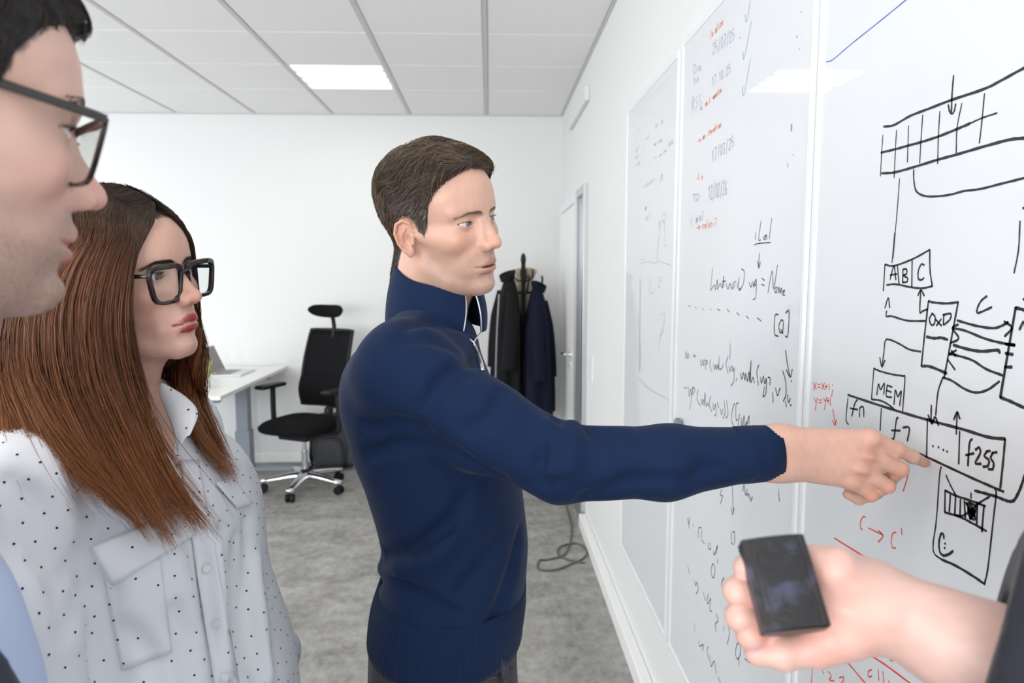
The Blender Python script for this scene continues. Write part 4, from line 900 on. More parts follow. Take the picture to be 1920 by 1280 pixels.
def short_hair(root, g, pose, thick, dirf, lenf, tintf, n, base_tint, K=7, rad=.17, h=2.9, seed=1, lift=1.5, jitter=.16):
    """hair volume over the scalp with combed strands on it (all local mm)"""
    sk = skull_field(g); sk.add(lambda p: chain(p, [(-16,0,-30), (-48,0,-150)], [54,60]), 22); hx, hz = g['hairline']
    def vol(p):
        t = thick(p); zt = np.interp(p[:,0], hx, hz).astype(f32); e = (zt - p[:,2])*f32(.75)
        e = smax(e, -ell(np.stack([p[:,0], np.abs(p[:,1]), p[:,2]], 1), (-8,84,-4), (20*g.get('ear',1),22,32*g.get('ear',1))), 4)
        return smax(sk(p) - t.astype(f32), e, 12)
    V, Q = surf(vol, (-135,-100,-115), (125,100,165), h); rg = np.random.default_rng(seed)
    pmesh(root, 'hair', pose.w(V), Q, MT['hairbase'], np.tile(base_tint, (len(V), 1))*(1+.25*vnoise(V, .5, 2))[:,None]*np.clip(tintf(V, rg)/np.maximum(tintf(V, rg).mean(0), 1e-4), .6, 3.0)**.6)
    ok = np.flatnonzero(sk(V) > 1.0); pick = rg.choice(ok, n); p = V[pick] + rg.normal(0, .7, (n, 3)).astype(f32); L = lenf(p)*rg.uniform(.6, 1.15, n); S = [p - normals(vol, p, 1.0)*1.5]
    jit = rg.normal(0, jitter*.22, (n, 3)) + jitter*np.stack([vnoise(p, .10, 40+i) for i in range(3)], 1)
    for k in range(1, K):
        d = dirf(p) + jit; nrm = normals(vol, p, 1.0); d = d - nrm*(d*nrm).sum(1, keepdims=True); d /= np.maximum(np.linalg.norm(d, axis=1, keepdims=True), .2)
        p = (p + d*(L/(K-1))[:,None]).astype(f32); dist = vol(p); tgt = .3 + lift*math.sin(math.pi*k/K)*rg.uniform(.0, 1, n); mv = np.where(dist < tgt, tgt-dist, (tgt-dist)*.35); p = (p + nrm*np.clip(mv, -3, 3)[:,None]).astype(f32); S.append(p)
    S = np.stack(S, 1); tn = tintf(S[:,0], rg)*rg.uniform(.55, 1.5, (n, 1)); rr = rad*.001*np.array([1,1,1,.95,.85,.6,.12][:K] if K == 7 else np.linspace(1, .1, K))
    v, q, c = strands(pose.w(S.reshape(-1, 3)).reshape(S.shape), rr, tn); pmesh(root, 'hair_strands', v, q, MT['hair'], c)['kind'] = 'stuff'
    return vol
def loft(rows, ex=2.3):
    """rows: (z, cx, cy, a, b) ; smooth tube of super-elliptic sections along z (a along x, b along y) with per-body yaw"""
    rows = np.array(sorted(rows), float); Z = rows[:,0]; zs = np.linspace(Z[0], Z[-1], 160)
    def cub(v):   # monotone-ish smoothing of the table
        y = np.interp(zs, Z, v); k = np.hanning(21); k /= k.sum(); return np.convolve(np.pad(y, 10, mode='edge'), k, 'valid')
    T = [cub(rows[:,i]) for i in range(1, 5)]
    def fn(p):
        cx, cy, a, b = [np.interp(p[:,2], zs, t).astype(f32) for t in T]
        u = np.abs((p[:,0]-cx)/a); v = np.abs((p[:,1]-cy)/b); rho = (u**ex + v**ex + 1e-9)**(1/ex)
        d = (rho-1)*np.minimum(a, b); dz = np.maximum(Z[0]-p[:,2], p[:,2]-Z[-1]); return smax(d, dz.astype(f32), .04)
    return fn
def march(fn, pts, off=0.0, back=.25, n=70):
    """drop points onto a surface along the line from the viewer"""
    p = np.asarray(pts, float); d = p - CC; d /= np.linalg.norm(d, axis=1, keepdims=True); p = p - d*back; t = np.zeros(len(p)); ok = np.zeros(len(p), bool)
    for _ in range(n):
        v = fn((p + d*t[:,None]).astype(f32)) - off; t += np.clip(v*.75, -.01, .04)
    miss = t > back*2.2; q = p + d*t[:,None]
    if miss.any(): q[miss] = project(fn, np.asarray(pts, f32)[miss], .002, 10, off)
    return q
def fold_pts(fn, pts, e=.002): return march(fn, np.array(pts))
PATCHES = []
def patch(root, name, fn, rows, off, mt, thick=.0015, parent=None, n=10, col=None):
    """a piece of cloth lying on the surface fn: rows of 3D points are dropped onto the surface"""
    R_ = np.array(rows, float); sh = R_.shape; V = march(fn, R_.reshape(-1, 3), off).reshape(sh) - np.array(root.location)
    PATCHES.append((V.reshape(-1, 3) + np.array(root.location), off+thick/2+.0005))
    return MB().grid([list(r_) for r_ in V]).build(name, mt, parent or root, smooth=True, thick=thick)
def grid_px(c00, c10, c11, c01, Y, nu=10, nv=8):
    """bilinear grid of points between four image corners at depth Y (corner Y may differ)"""
    Ys = Y if hasattr(Y, '__len__') else (Y,)*4; c = [P(a[0], a[1], y) for a, y in zip((c00, c10, c11, c01), Ys)]; out = []
    for j in range(nv+1):
        v = j/nv; out.append([(c[0]*(1-i/nu)+c[1]*i/nu)*(1-v) + (c[3]*(1-i/nu)+c[2]*i/nu)*v for i in range(nu+1)])
    return out
def finger(F_, pts, rad, k=.003, kr=.009):
    pts = [np.asarray(q) for q in pts]; lo = np.min(pts, 0)-.03; hi = np.max(pts, 0)+.03
    F_.add(lambda p: chain(p, pts[:2], rad[:2]), kr, lo, hi)
    F_.add(lambda p: chain(p, pts[1:], rad[1:], k), .0016, lo, hi)
    for i in range(1, len(pts)-1): F_.add(lambda p, i=i: sph(p, pts[i], rad[i]*1.05), .0025, lo, hi)
def skin_tint(V, base, spots, seed=1):
    """hand and arm skin: redder at the given (point, radius, strength) spots"""
    c = np.tile(np.array(base), (len(V), 1)); w = np.zeros(len(V))
    for q, r_, s_ in spots: w = np.maximum(w, s_*np.exp(-(((V-np.asarray(q))**2).sum(1))/(r_*r_)))
    c = c*(1-w[:,None]) + c*np.array((1.08,.68,.60))*w[:,None]; return np.clip(c*(1 + .05*vnoise(V*1000, .12, seed) + .03*vnoise(V*1000, .5, seed+1))[:,None], 0, 1)
def limb_mesh(ch, h, tint, lo=None, hi=None):
    """plain under-clothing body: list of (points, radii) chains blended together"""
    F_ = Field(2.0); allp = np.array([q for pts, _ in ch for q in pts]); r_ = max(max(r) for _, r in ch)
    for pts, rad in ch: F_.add(lambda p, pts=pts, rad=rad: chain(p, pts, rad, .02), .05)
    V, Q = surf(F_, allp.min(0)-r_-.02, allp.max(0)+r_+.02, h); return V, Q, np.tile(tint, (len(V), 1))
def shoe(root, name, toe_dir, heel, mt):
    """heel: point on the floor below the ankle; a shoe with sole"""
    d = np.array((math.cos(toe_dir), math.sin(toe_dir), 0)); h3 = np.array(heel)*(1,1,0)
    F_ = Field(2.0); F_.add(lambda p: chain(p, [h3+d*-.02+(0,0,.045), h3+d*.08+(0,0,.04), h3+d*.19+(0,0,.032)], [.042,.045,.036]), .02); F_.add(lambda p: cap(p, h3+(0,0,.06), h3+(0,0,.12), .045, .047), .03); F_.cut(lambda p: .012-p[:,2], .006)
    V, Q = surf(F_, h3+(-.28,-.28,-.01), h3+(.28,.28,.2), .009); o = pmesh(root, name, V, Q, mt)
    G = Field(2.0); G.add(lambda p: chain(p*np.array((1,1,0), f32), [h3+d*-.02, h3+d*.08, h3+d*.19], [.046,.049,.041]), .01); G.cut(lambda p: np.maximum(-p[:,2], p[:,2]-.02), .004)
    V, Q = surf(G, h3+(-.28,-.28,-.02), h3+(.28,.28,.05), .008); pmesh(root, 'sole', V, Q, MT['black'], None, o); return o
# ---------------------------------------------------------------- the man in the navy sweater, pointing at the board
SKIN_B = (.67,.40,.30)
man = empty('person', (-.13, 1.10, 0), 'person in a navy half-zip sweater and dark jeans pointing at the whiteboard', 'person')
gB = dict(skin=SKIN_B, lips=(.42,.16,.13), lip_strength=.6, iris=(.13,.20,.30), brow_pts=[(91,7,28.5),(90,18,31),(84,31,32.5),(73,45,28.5)], fold=5, stubble=.46, stubble_color=(.27,.19,.16), brow_color=(.20,.125,.08), brow_strength=.42, brow_n=340, brow_w=3.2, jaw=.97, nose=1.0, lip=.86, brow=1.15, mouth_open=1.6, lash_len=3.5, eye_open=.74, lashes=30,
  ear=.83, scalp=(.045,.033,.026), hairline=((-120,-70,-52,-40,-30,-24,-14,2,13,20,31,36,44,58,74,92,110), (-96,-92,-80,-50,-12,10,24,26,20,4,-6,18,50,76,94,106,116)))
poseB = Pose((-.081,1.11,1.693), -36, 6, 12, 1.0)
neckB = P(800,612,1.135)
FB, skinB = head_parts(man, gB, poseB, neckB, gaze=(8,-1), neck=(54,62), h=1.5)
def thickB(p):
    x, y, z = p.T; return 3.5 + 3.5*ss(45, 95, z) + 5*ss(10,70,x)*ss(60,95,z)*ss(115,85,x)*1.2 + 1.6*vnoise(p*np.array((.6,1,.6),f32), .11, 31)*ss(40,80,z) + 2.5*ss(20,60,z)*ss(-20,-70,x) - 1.5*ss(20,-40,z)
def dirB(p):
    x, y, z = p.T; top = ss(55, 92, z); side = 1-top
    far_ = ss(-24,-4,y); d = np.stack([top*(.6*far_-.45*(1-far_)) + side*(-.55), top*(.8*far_-.75*(1-far_)) + 0*y, top*(-.05-.6*ss(70,100,x)*far_-.3*(1-far_)) - side*.8], 1)
    bk = ss(-30,-75,x)[:,None]; return d*(1-bk) + np.array((-.12,0,-1))*bk
def lenB(p):
    x, y, z = p.T; return 14 + 30*ss(50,95,z)
def tintB(p, rg):
    x, y, z = p.T; n = len(p); g_ = np.clip(np.exp(-(((z-20)/32)**2))*ss(-38,0,x), 0, 1); mixv = rg.random(n)      # grey hairs at the temples, brown and fair hairs mixed everywhere
    return np.array((.05,.033,.022))[None] + (mixv > .6)[:,None]*np.array((.17,.112,.07)) + (g_*(mixv > .35))[:,None]*np.array((.26,.26,.27))
short_hair(man, gB, poseB, thickB, dirB, lenB, tintB, 10000, (.042,.029,.021), seed=3, rad=.24, lift=4.5, jitter=.5)
# pointing right hand
HY = .878
wr = [P(1462,830,.888), P(1462,868,.888)]
iM, mM, rM, pM = P(1630,823,.872), P(1622,850,.864), P(1610,877,.864), P(1594,900,.870)
FH = Field(1.0)
for a, b, r0, r1 in ((wr[0], iM, .0215, .0125), (wr[0]*.65+wr[1]*.35, mM, .021, .0125), (wr[0]*.35+wr[1]*.65, rM, .021, .0118), (wr[1], pM, .021, .0108)):
    mid = (a+b)/2 + np.array((0,.004,0)); FH.add(lambda p, a=a, b=b, m_=mid, r0=r0, r1=r1: chain(p, [a, m_, b], [r0, .0165, r1]), .016)
FH.add(lambda p: ell(p, P(1555,862,.900), (.038,.018,.028)), .02)                      # palm pad
el = P(1390,852,.886); FH.add(lambda p: chain(p, [el+(0,0,.012), wr[0]], [.024,.022]), .02); FH.add(lambda p: chain(p, [el-(0,0,.014), wr[1]], [.024,.022]), .02)
tip = onX(1733,867,BX-.0075)
finger(FH, [iM, P(1682,842,.868), P(1711,856,.872), tip], [.0118,.0095,.0084,.0066])
finger(FH, [mM, P(1688,880,.858), P(1668,899,.880), P(1640,897,.893)], [.0116,.0096,.0088,.0078])
finger(FH, [rM, P(1664,911,.858), P(1642,923,.880), P(1616,917,.893)], [.0110,.0092,.0085,.0076])
finger(FH, [pM, P(1634,928,.866), P(1610,935,.884), P(1590,926,.893)], [.0100,.0083,.0077,.0070])
finger(FH, [P(1520,832,.905), P(1578,842,.922), P(1622,858,.922), P(1650,872,.908)], [.0150,.0125,.0110,.0090])
for q in (iM, mM, rM, pM): FH.add(lambda p, q=q: sph(p, q+np.array((0,-.004,.001)), .0095), .008)
for a, b in ((iM, mM), (mM, rM), (rM, pM)): FH.sub(lambda p, a=a, b=b: cap(p, (a+b)/2+np.array((-.012,-.018,0)), (a+b)/2+np.array((.010,-.016,-.004)), .003, .004), .010)
vH, qH = surf(FH, P(1385,960,.86)-(.01,.03,.02), np.array((.612,.965,1.40)), .0017)
cH = skin_tint(vH, (.68,.40,.31), [(iM,.014,.6),(mM,.014,.7),(rM,.014,.7),(pM,.014,.6),(P(1688,880,.858),.012,.7),(P(1664,911,.858),.012,.7),(P(1634,928,.866),.013,.8),(tip,.014,.8),(P(1682,842,.868),.010,.5)])
# the body under the clothes
under = limb_mesh([([neckB+(0,0,.02), np.array((-.10,1.12,1.40)), np.array((-.065,1.115,1.15)), np.array((-.07,1.115,.95))], [.05,.085,.085,.09]), ([np.array((-.12,1.12,1.42)), P(775,705,.975), P(1055,868,.900), el], [.045,.042,.034,.026]),
  ([np.array((-.12,1.12,1.42)), np.array((-.12,1.28,1.40)), np.array((-.12,1.35,1.16)), np.array((.02,1.34,.98))], [.05,.045,.036,.028]), ([np.array((-.075,1.04,.90)), np.array((-.10,1.03,.50)), np.array((-.13,1.0,.09))], [.075,.05,.036]), ([np.array((-.075,1.19,.90)), np.array((-.09,1.21,.50)), np.array((-.11,1.23,.09))], [.075,.05,.036])], .012, SKIN_B)
V, Q, C_ = join([skinB, (vH, qH, cH), under]); pmesh(man, 'body', V, Q, MT['skin'], C_)
# sweater
MT['knit_navy'] = noise_bump(mat('navy_knit', (.0042,.0165,.058), .85, sheen_weight=.04, sheen_roughness=.4, specular_ior_level=.25), 1400, .25, .0008, 2)
MT['knit_rib'] = mat('navy_rib', (.0040,.0155,.054), .9, sheen_weight=.04, specular_ior_level=.25)
def zt(py): return P(800, py, 1.1)[2]
sil = {600:(748,882), 630:(695,890), 662:(660,900), 705:(642,918), 750:(642,935), 800:(653,955), 850:(668,968), 900:(688,977), 950:(704,984), 1000:(717,990), 1045:(722,990), 1090:(712,985), 1150:(700,976), 1200:(697,970), 1250:(694,966)}
bw = {600:.07, 630:.12, 662:.165, 705:.185, 750:.190, 800:.188, 850:.182, 900:.176, 950:.172, 1000:.170, 1045:.168, 1090:.172, 1150:.178, 1200:.182, 1250:.182}
rowsB = []
for py, (l_, r_) in sil.items():
    a_, b_ = P(l_, py, 1.1), P(r_, py, 1.1); rowsB.append((a_[2], (a_[0]+b_[0])/2, 1.115, (b_[0]-a_[0])/2, bw[py]))
FS = Field(2.0); FS.add(loft(rowsB, 2.35), .02)
sh = P(762,692,.958); e1 = P(905,797,.925); e2 = P(1050,868,.900); e3 = P(1250,866,.888); e4 = P(1385,853,.887); e5 = P(1464,848,.887)
FS.add(lambda p: chain(p, [P(804,634,1.10), P(752,678,.99)], [.050,.055]), .05)
FS.add(lambda p: chain(p, [P(800,642,1.14), np.array((-.12,1.27,1.44))], [.050,.055]), .05)
FS.add(lambda p: chain(p, [sh, e1, e2], [.068,.0575,.0515], .03), .035)
FS.add(lambda p: chain(p, [e2, e3, e4], [.0515,.0468,.0375], .02), .012)
FS.add(lambda p: chain(p, [np.array((-.13,1.28,1.44)), np.array((-.11,1.345,1.16)), np.array((.01,1.34,1.0))], [.066,.052,.042], .03), .04)
def groove(F_, px, Y, r=.004, k=.022, ref=None):
    pts = fold_pts(ref or F_, [P(x, y, Y) for x, y in px]); lo = pts.min(0)-.06; hi = pts.max(0)+.06
    F_.sub(lambda p: chain(p, list(pts), [r*.3]+[r]*(len(pts)-2)+[r*.3]), k, lo, hi)
def ridge(F_, px, Y, r=.005, k=.02, ref=None, sink=.0):
    pts = fold_pts(ref or F_, [P(x, y, Y) for x, y in px]); lo = pts.min(0)-.06; hi = pts.max(0)+.06
    F_.add(lambda p: chain(p, list(pts), [r*.3]+[r]*(len(pts)-2)+[r*.3]), k, lo, hi)
REF = Field(2.0); REF.ops = list(FS.ops)
for px, Y, r in (([(724,1040),(760,1040),(800,1015),(830,985)],.95,.008), ([(712,1085),(760,1060),(815,1030)],.95,.006), ([(722,1062),(742,1075),(790,1120),(850,1150)],.95,.005), ([(935,1010),(900,1060),(860,1110)],.95,.004),
   ([(975,1000),(950,1100),(925,1165)],.97,.004), ([(760,800),(850,850),(935,895)],.9,.008), ([(690,850),(760,830),(830,850)],.95,.005), ([(690,800),(740,790),(790,800)],.95,.004), ([(870,930),(840,1000),(790,1040)],.95,.004),
   ([(1040,790),(1030,830),(1020,860)],.85,.007), ([(1062,800),(1050,850),(1045,890)],.85,.005), ([(1020,905),(1025,870),(1040,850)],.85,.006), ([(1090,800),(1120,815),(1160,818)],.85,.004), ([(940,735),(920,780),(880,800)],.87,.004), ([(820,720),(870,680),(900,680)],.9,.004), ([(800,760),(830,720),(870,700)],.88,.0035), ([(760,615),(820,600),(868,612)],1.0,.005), ([(745,640),(800,632),(850,650)],.97,.004), ([(1100,930),(1180,900),(1260,900)],.86,.004), ([(1290,905),(1320,880),(1345,880)],.86,.004)):
    groove(FS, px, Y, r, .024, REF)
for px, Y, r in (([(718,1065),(750,1068),(800,1050),(850,1010)],.95,.004), ([(1030,800),(1043,840),(1035,880)],.85,.005), ([(1075,800),(1078,830),(1070,870)],.85,.004)): ridge(FS, px, Y, r, .03, REF)
FS.disp(lambda p: .0011*vnoise(p*np.array((1,1,.6), f32), 30, 11) + .0006*vnoise(p, 90, 12))
FS.cut(lambda p: (-(p[:,2] - (zt(1160)+.004*np.sin(p[:,0]*20)))).astype(f32), .012)
nkc = poseB.w1((-30,0,-140)); FS.sub(lambda p: cap(p, neckB+(0,0,.0), neckB+np.array((.02,0,.2)), .052, .06), .012)
FS.sub(lambda p: cap(p, P(1515,846,.887), P(1560,846,.887), .062, .062), .004)
vS, qS = surf(FS, (-.36,.80,zt(1240)-.03), (.42,1.45,1.62), .0042); pmesh(man, 'sweater', vS, qS, MT['knit_navy']); print('sweater', len(vS))
sw_ = [o for o in man.children if o.name.startswith('sweater')][0]
# ribbed cuff and hem band
def tube_ring(path, radii, n=48, flat=1.0, rib=0.0, nrib=60):
    rows = []; path = [np.asarray(q) for q in path]
    for i, c in enumerate(path):
        t = path[min(i+1, len(path)-1)] - path[max(i-1, 0)]; t = t/np.linalg.norm(t); u_ = np.cross(t, (0,0,1)); u_ /= np.linalg.norm(u_); w_ = np.cross(u_, t)
        rows.append([c + (u_*math.cos(q)*flat + w_*math.sin(q))*(radii[i]*(1+rib*math.sin(q*nrib))) for q in np.linspace(0, 2*math.pi, n+1)])
    return rows
mB_ = np.array(man.location); cuff = [P(1340+x, 856-.068*x, .887) for x in (40,60,90,116,120,116,95)]
MB().grid([[q-mB_ for q in r_] for r_ in tube_ring(cuff, [.0388,.0388,.0380,.0372,.0360,.0345,.034], 240, .86, .005, 60)]).build('cuff', MT['knit_rib'], sw_, smooth=True)
hz0, hz1 = zt(1160)-.012, zt(1085)
lf = loft(rowsB, 2.35); rows = []
for z in np.linspace(hz1, hz0-.004, 9):
    rr_ = []
    for k, q in enumerate(np.linspace(0, 2*math.pi, 361)):
        d = np.array((math.cos(q), math.sin(q), 0)); c0 = np.array((np.interp(z, [r_[0] for r_ in sorted(rowsB)], [r_[1] for r_ in sorted(rowsB)]), 1.115, z)); lo_, hi_ = .05, .35
        rr_.append((c0, d))
    c0 = np.array([a for a, _ in rr_]); dd = np.array([b for _, b in rr_]); t = np.full(len(c0), .15)
    for _ in range(14): t -= lf((c0+dd*t[:,None]).astype(f32))*.9
    s_ = (z-hz0)/(hz1-hz0); off_ = -.0015 + .005*min(1, max(0, (1-s_)*2.2)) + .0009*np.sin(np.arange(361)*math.pi*2/3*1.0)
    rows.append([tuple(q) for q in (c0+dd*(t+off_)[:,None]) - mB_])
MB().grid(rows).build('hem_band', MT['knit_rib'], sw_, smooth=True, thick=.004)
# stand-up collar with the open zip
cT = P(823,519,1.13); cBt = P(818,612,1.13); rows = []; NQ = 44; q0 = .20
ca = math.radians(-38)
for v in np.linspace(0, 1, 11):
    c = cBt*(1-v) + cT*v; rr_ = []
    for q in np.linspace(q0+.10*(1-v)-.05, 2*math.pi-q0-.10*(1-v), NQ):
        r_ = (.081-.012*v+.004*math.sin(v*math.pi)) + .004*math.cos(q)*0
        d = np.array((math.cos(q+ca), math.sin(q+ca), 0)); tilt = -.027*math.cos(q)*(.3+.7*v) - .02*v*math.exp(-(((q-math.pi*2+q0)/.8)**2))*0
        rr_.append(c + d*r_ + np.array((0,0,tilt+.002*math.sin(q*5)*v)) - mB_)
    rows.append(rr_)
MB().grid(rows).build('collar', MT['knit_navy'], sw_, smooth=True, thick=.006, subsurf=1)
zipm = mat('zip_silver', (.62,.62,.64), .3, 1.0)
ePts = [rows[k][-1] for k in range(10, -1, -1)]; ePts2 = [rows[k][0] for k in range(10, -1, -1)]
zb = march(FS, [P(888,642,1.03), P(897,662,1.03), P(905,690,1.03)], .003) - mB_
MB().tube(spline(list(ePts)+[zb[0], zb[1]], 3), .0017, 6).build('zipper', zipm, sw_, smooth=True)
MB().tube(spline(list(ePts2)+[zb[0], zb[1]], 3), .0016, 6).build('zipper', zipm, sw_, smooth=True)
zp = MB().tube([zb[1], zb[1]*.4+zb[2]*.6+(0,-.004,0), zb[2]+(0,-.004,-.002)], [.0022,.0032,.0028], 8); zp.build('zip_pull', zipm, sw_, smooth=True)
# jeans
MT['denim'] = noise_color(noise_bump(mat('black_denim', (.03,.033,.04), .8), 1200, .3, .0008), (.022,.025,.032), (.06,.066,.078), 9, 6)
FJ = Field(2.0); zj = zt(1150)
hp = [(zj+.03, -.075, 1.115, .118, .168), (zj-.06, -.076, 1.115, .121, .176), (zj-.14, -.078, 1.115, .123, .180), (zj-.20,-.08,1.115,.11,.17)]
FJ.add(loft(hp, 2.4), .02)
FJ.add(lambda p: chain(p, [np.array((-.08,1.02,zj-.12)), np.array((-.10,1.01,.50)), np.array((-.135,1.0,.06))], [.094,.070,.052], .03), .03)
FJ.add(lambda p: chain(p, [np.array((-.08,1.21,zj-.12)), np.array((-.085,1.23,.50)), np.array((-.115,1.24,.06))], [.094,.070,.052], .03), .03)
FJ.disp(lambda p: .002*vnoise(p, 40, 21) + .0015*np.sin(p[:,2]*70+4*vnoise(p, 12, 5))*ss(.25,.12,p[:,2]).astype(f32)); FJ.cut(lambda p: (.035-p[:,2]), .005)
vJ, qJ = surf(FJ, (-.32,.86,.01), (.10,1.40,zj+.06), .008); jo = pmesh(man, 'jeans', vJ, qJ, MT['denim'])
MTst = mat('denim_seam', (.09,.095,.105), .8)
patch(man, 'waistband', FJ, grid_px((688,1188),(968,1222),(966,1250),(686,1218),.93,24,3), .003, MT['denim'], .003, jo)
patch(man, 'back_pocket', FJ, grid_px((692,1222),(768,1262),(764,1345),(690,1310),.97,8,8), .0025, MT['denim'], .0025, jo)
def seam(px, Y, off=.004, r=.0013): 
    q = march(FJ, [P(x, y, Y) for x, y in px], off) - mB_; return MB().tube(spline(list(q), 5), r, 6).build('seam', MTst, jo, smooth=True)
seam([(690,1216),(725,1238),(768,1258)], .96); seam([(848,1278),(880,1268),(925,1258),(940,1252)], .94); seam([(850,1290),(885,1280),(930,1268)], .94); seam([(935,1225),(945,1260),(950,1300)], .95)
for x in (785, 940): patch(man, 'belt_loop', FJ, grid_px((x,1225),(x+13,1226),(x+13,1275),(x,1272),.93,3,6), .006, MT['denim'], .003, jo)
shoe(man, 'shoe', -.15, (-.135,1.0,0), mat('dark_leather', (.02,.017,.015), .4)); shoe(man, 'shoe', .1, (-.115,1.24,0), bpy.data.materials['dark_leather'])
# ---------------------------------------------------------------- eyeglasses
def glasses(label, pose, zc, w, h, x0, mt, rim_r, group='eyeglasses', tilt=0.0, half=33, ex=3.2, top_r=None, temple_z=None, wrap=6, deep=2.2):
    root = empty('eyeglasses', tuple(pose.w1((x0, 0, zc))), label, 'eyeglasses', group); o_ = np.array(root.location)
    def W(pts): return [q - o_ for q in pose.w(np.array(pts, float))]
    def rimpt(q, sy, k=1.0):
        cq, sq = math.cos(q), math.sin(q); u_ = k*w/2*abs(cq)**(2/ex)*(1 if cq > 0 else -1); v = k*h/2*abs(sq)**(2/ex)*(1 if sq > 0 else -1)
        u_ *= 1 + .34*v/h; yy = half + u_; xx = x0 - deep*(.5+math.tan(math.radians(wrap))*u_/8) + tilt*v; return (xx - .004*u_*u_, sy*yy, zc + v)
    for sy in (-1, 1):
        mb = MB(); N = 48; rows = []
        loop = np.array([rimpt(2*math.pi*k/N, sy) for k in range(N)])
        for k in range(N):
            c = loop[k]; out = np.array((0, c[1]-sy*half, c[2]-zc)); out /= np.linalg.norm(out); tr_ = rim_r*(top_r if (top_r and out[2] > .55) else 1.0)
            rows.append([c + out*tr_*a + np.array((b*rim_r*1.1, 0, 0)) for a, b in ((-1,-1),(-1,1),(-.6,1.25),(.6,1.25),(1,1),(1,-1),(-1,-1))])
        rows.append(rows[0]); mb.grid([W(r_) for r_ in rows]); ro = mb.build('rim', mt, root, smooth=False, bevel=.0004)
        lz = [rimpt(2*math.pi*k/N, sy, .97) for k in range(N)]; lb = [(q[0]-1.0, q[1], q[2]) for q in lz]; m2 = MB(); V = W(lz)+W(lb)
        m2.add(V, [tuple(range(N)), tuple(range(2*N-1, N-1, -1))] + [(k, N+k, N+(k+1) % N, (k+1) % N) for k in range(N)]); m2.build('lens', MT['glass'], root)
        e_ = rimpt(.35 if sy else 0, sy); tz = zc + (temple_z if temple_z is not None else h*.30)
        hp_ = np.array((x0-3, sy*(half+w/2+1.5), tz)); tp = [hp_, hp_+(-10, sy*2.5, 0), (30, sy*(half+w/2+6.5), tz+1), (2, sy*(half+w/2+5.5), tz+1), (-14, sy*(half+w/2+3), tz-6), (-30, sy*(half+w/2), tz-24)]
        rows = [];
        for q in spline(tp, 6): rows.append([q+np.array(d_) for d_ in ((0,-.9,-2.6),(0,.9,-2.6),(0,1.1,0),(0,.9,2.6),(0,-.9,2.6),(0,-1.1,0),(0,-.9,-2.6))])
        MB().grid([W(r_) for r_ in rows]).build('temple', mt, root, smooth=True)
        MB().tube(W([(x0-4, sy*(half-w/2+2), zc-2), (x0-9, sy*(half-w/2+1), zc-3), (x0-9.5, sy*(half-w/2+.5), zc-7)]), .0012, 6).build('nose_pad', mt, root)
    inn = half - w/2; MB().tube(W(spline([(x0-1, -inn-1, zc+h*.22), (x0+2.2, -inn*.5, zc+h*.29), (x0+2.6, 0, zc+h*.30), (x0+2.2, inn*.5, zc+h*.29), (x0-1, inn+1, zc+h*.22)], 5)), rim_r*.001*1.0, 8).build('bridge', mt, root, smooth=True)
    return root
# ---------------------------------------------------------------- the woman in the dotted shirt
SKIN_W = (.70,.42,.33)
wom = empty('person', (-.46, .88, 0), 'person with long auburn hair, black glasses and a white dotted shirt', 'person')
gW = dict(skin=SKIN_W, lips=(.37,.03,.035), lip_strength=.95, iris=(.07,.035,.02), brow_color=(.035,.018,.012), brow_strength=.9, brow_n=700, brow_w=3.0, brow_pts=[(91,8,29.5),(89.5,18,32.5),(83.5,31,34),(73,44,29.5)], jaw=.90, cheek=1.0, nose=.88, lip=1.0, brow=.75, ear=0, lash_len=7, lashes=46, lash_w=1.4, eye_open=1.0, chin=.95, ruddy=(1.05,.80,.74),
  scalp=(.05,.03,.02), hairline=((-120,-60,-30,20,40,58,74,92,110), (-70,-60,-40,-20,20,62,86,96,104)))
poseW = Pose((-.464,.880,1.604), -14, -1, 6.5, .915)
neckW = poseW.w1((-36,0,-150))
FW, skinW = head_parts(wom, gW, poseW, neckW, gaze=(4,1), neck=(46,52), h=1.55)
MT['specs'] = mat('black_acetate', (.012,.008,.007), .22, coat_weight=.3)
glasses('black-rimmed glasses worn by the person with long auburn hair', poseW, 5, 53, 47, 102, MT['specs'], 2.5, tilt=.10, top_r=1.5, temple_z=14, half=34.5, ex=4.2)
# torso (yaw -14 deg): work in a turned frame
TW = math.radians(-5); RW = np.array([[math.cos(TW), -math.sin(TW), 0],[math.sin(TW), math.cos(TW), 0],[0,0,1]]); cW = np.array((-.475,.885,0))
def tw(p): return ((p - cW.astype(f32)) @ RW.astype(f32)).astype(f32)
def wt(q): return np.asarray(q) @ RW.T + cW
lfW = loft([(1.465,-.02,0,.055,.070),(1.44,-.02,0,.07,.10),(1.41,-.008,0,.088,.138),(1.37,.010,0,.106,.160),(1.31,.020,0,.118,.164),(1.25,.026,0,.126,.164),(1.18,.034,0,.136,.168),(1.08,.046,0,.150,.180),(.98,.04,0,.160,.196),(.84,.035,0,.158,.20)], 2.25)
FT = Field(2.0); FT.add(lambda p: lfW(tw(p)), .02)
FT.add(lambda p: ell(np.stack([tw(p)[:,0], np.abs(tw(p)[:,1]), tw(p)[:,2]], 1), (.066,.068,1.285), (.070,.070,.080)), .05)
shW = [wt((-.010,-.150,1.388)), wt((.005,-.205,1.27)), wt((.03,-.220,1.13)), wt((.12,-.20,1.0))]; shF = [wt((-.02,.140,1.385)), wt((-.03,.19,1.27)), wt((.0,.205,1.13)), wt((.10,.20,1.0))]
FT.add(lambda p: chain(p, shW, [.062,.060,.056,.045], .03), .018); FT.add(lambda p: chain(p, shF, [.062,.060,.056,.045], .03), .035)
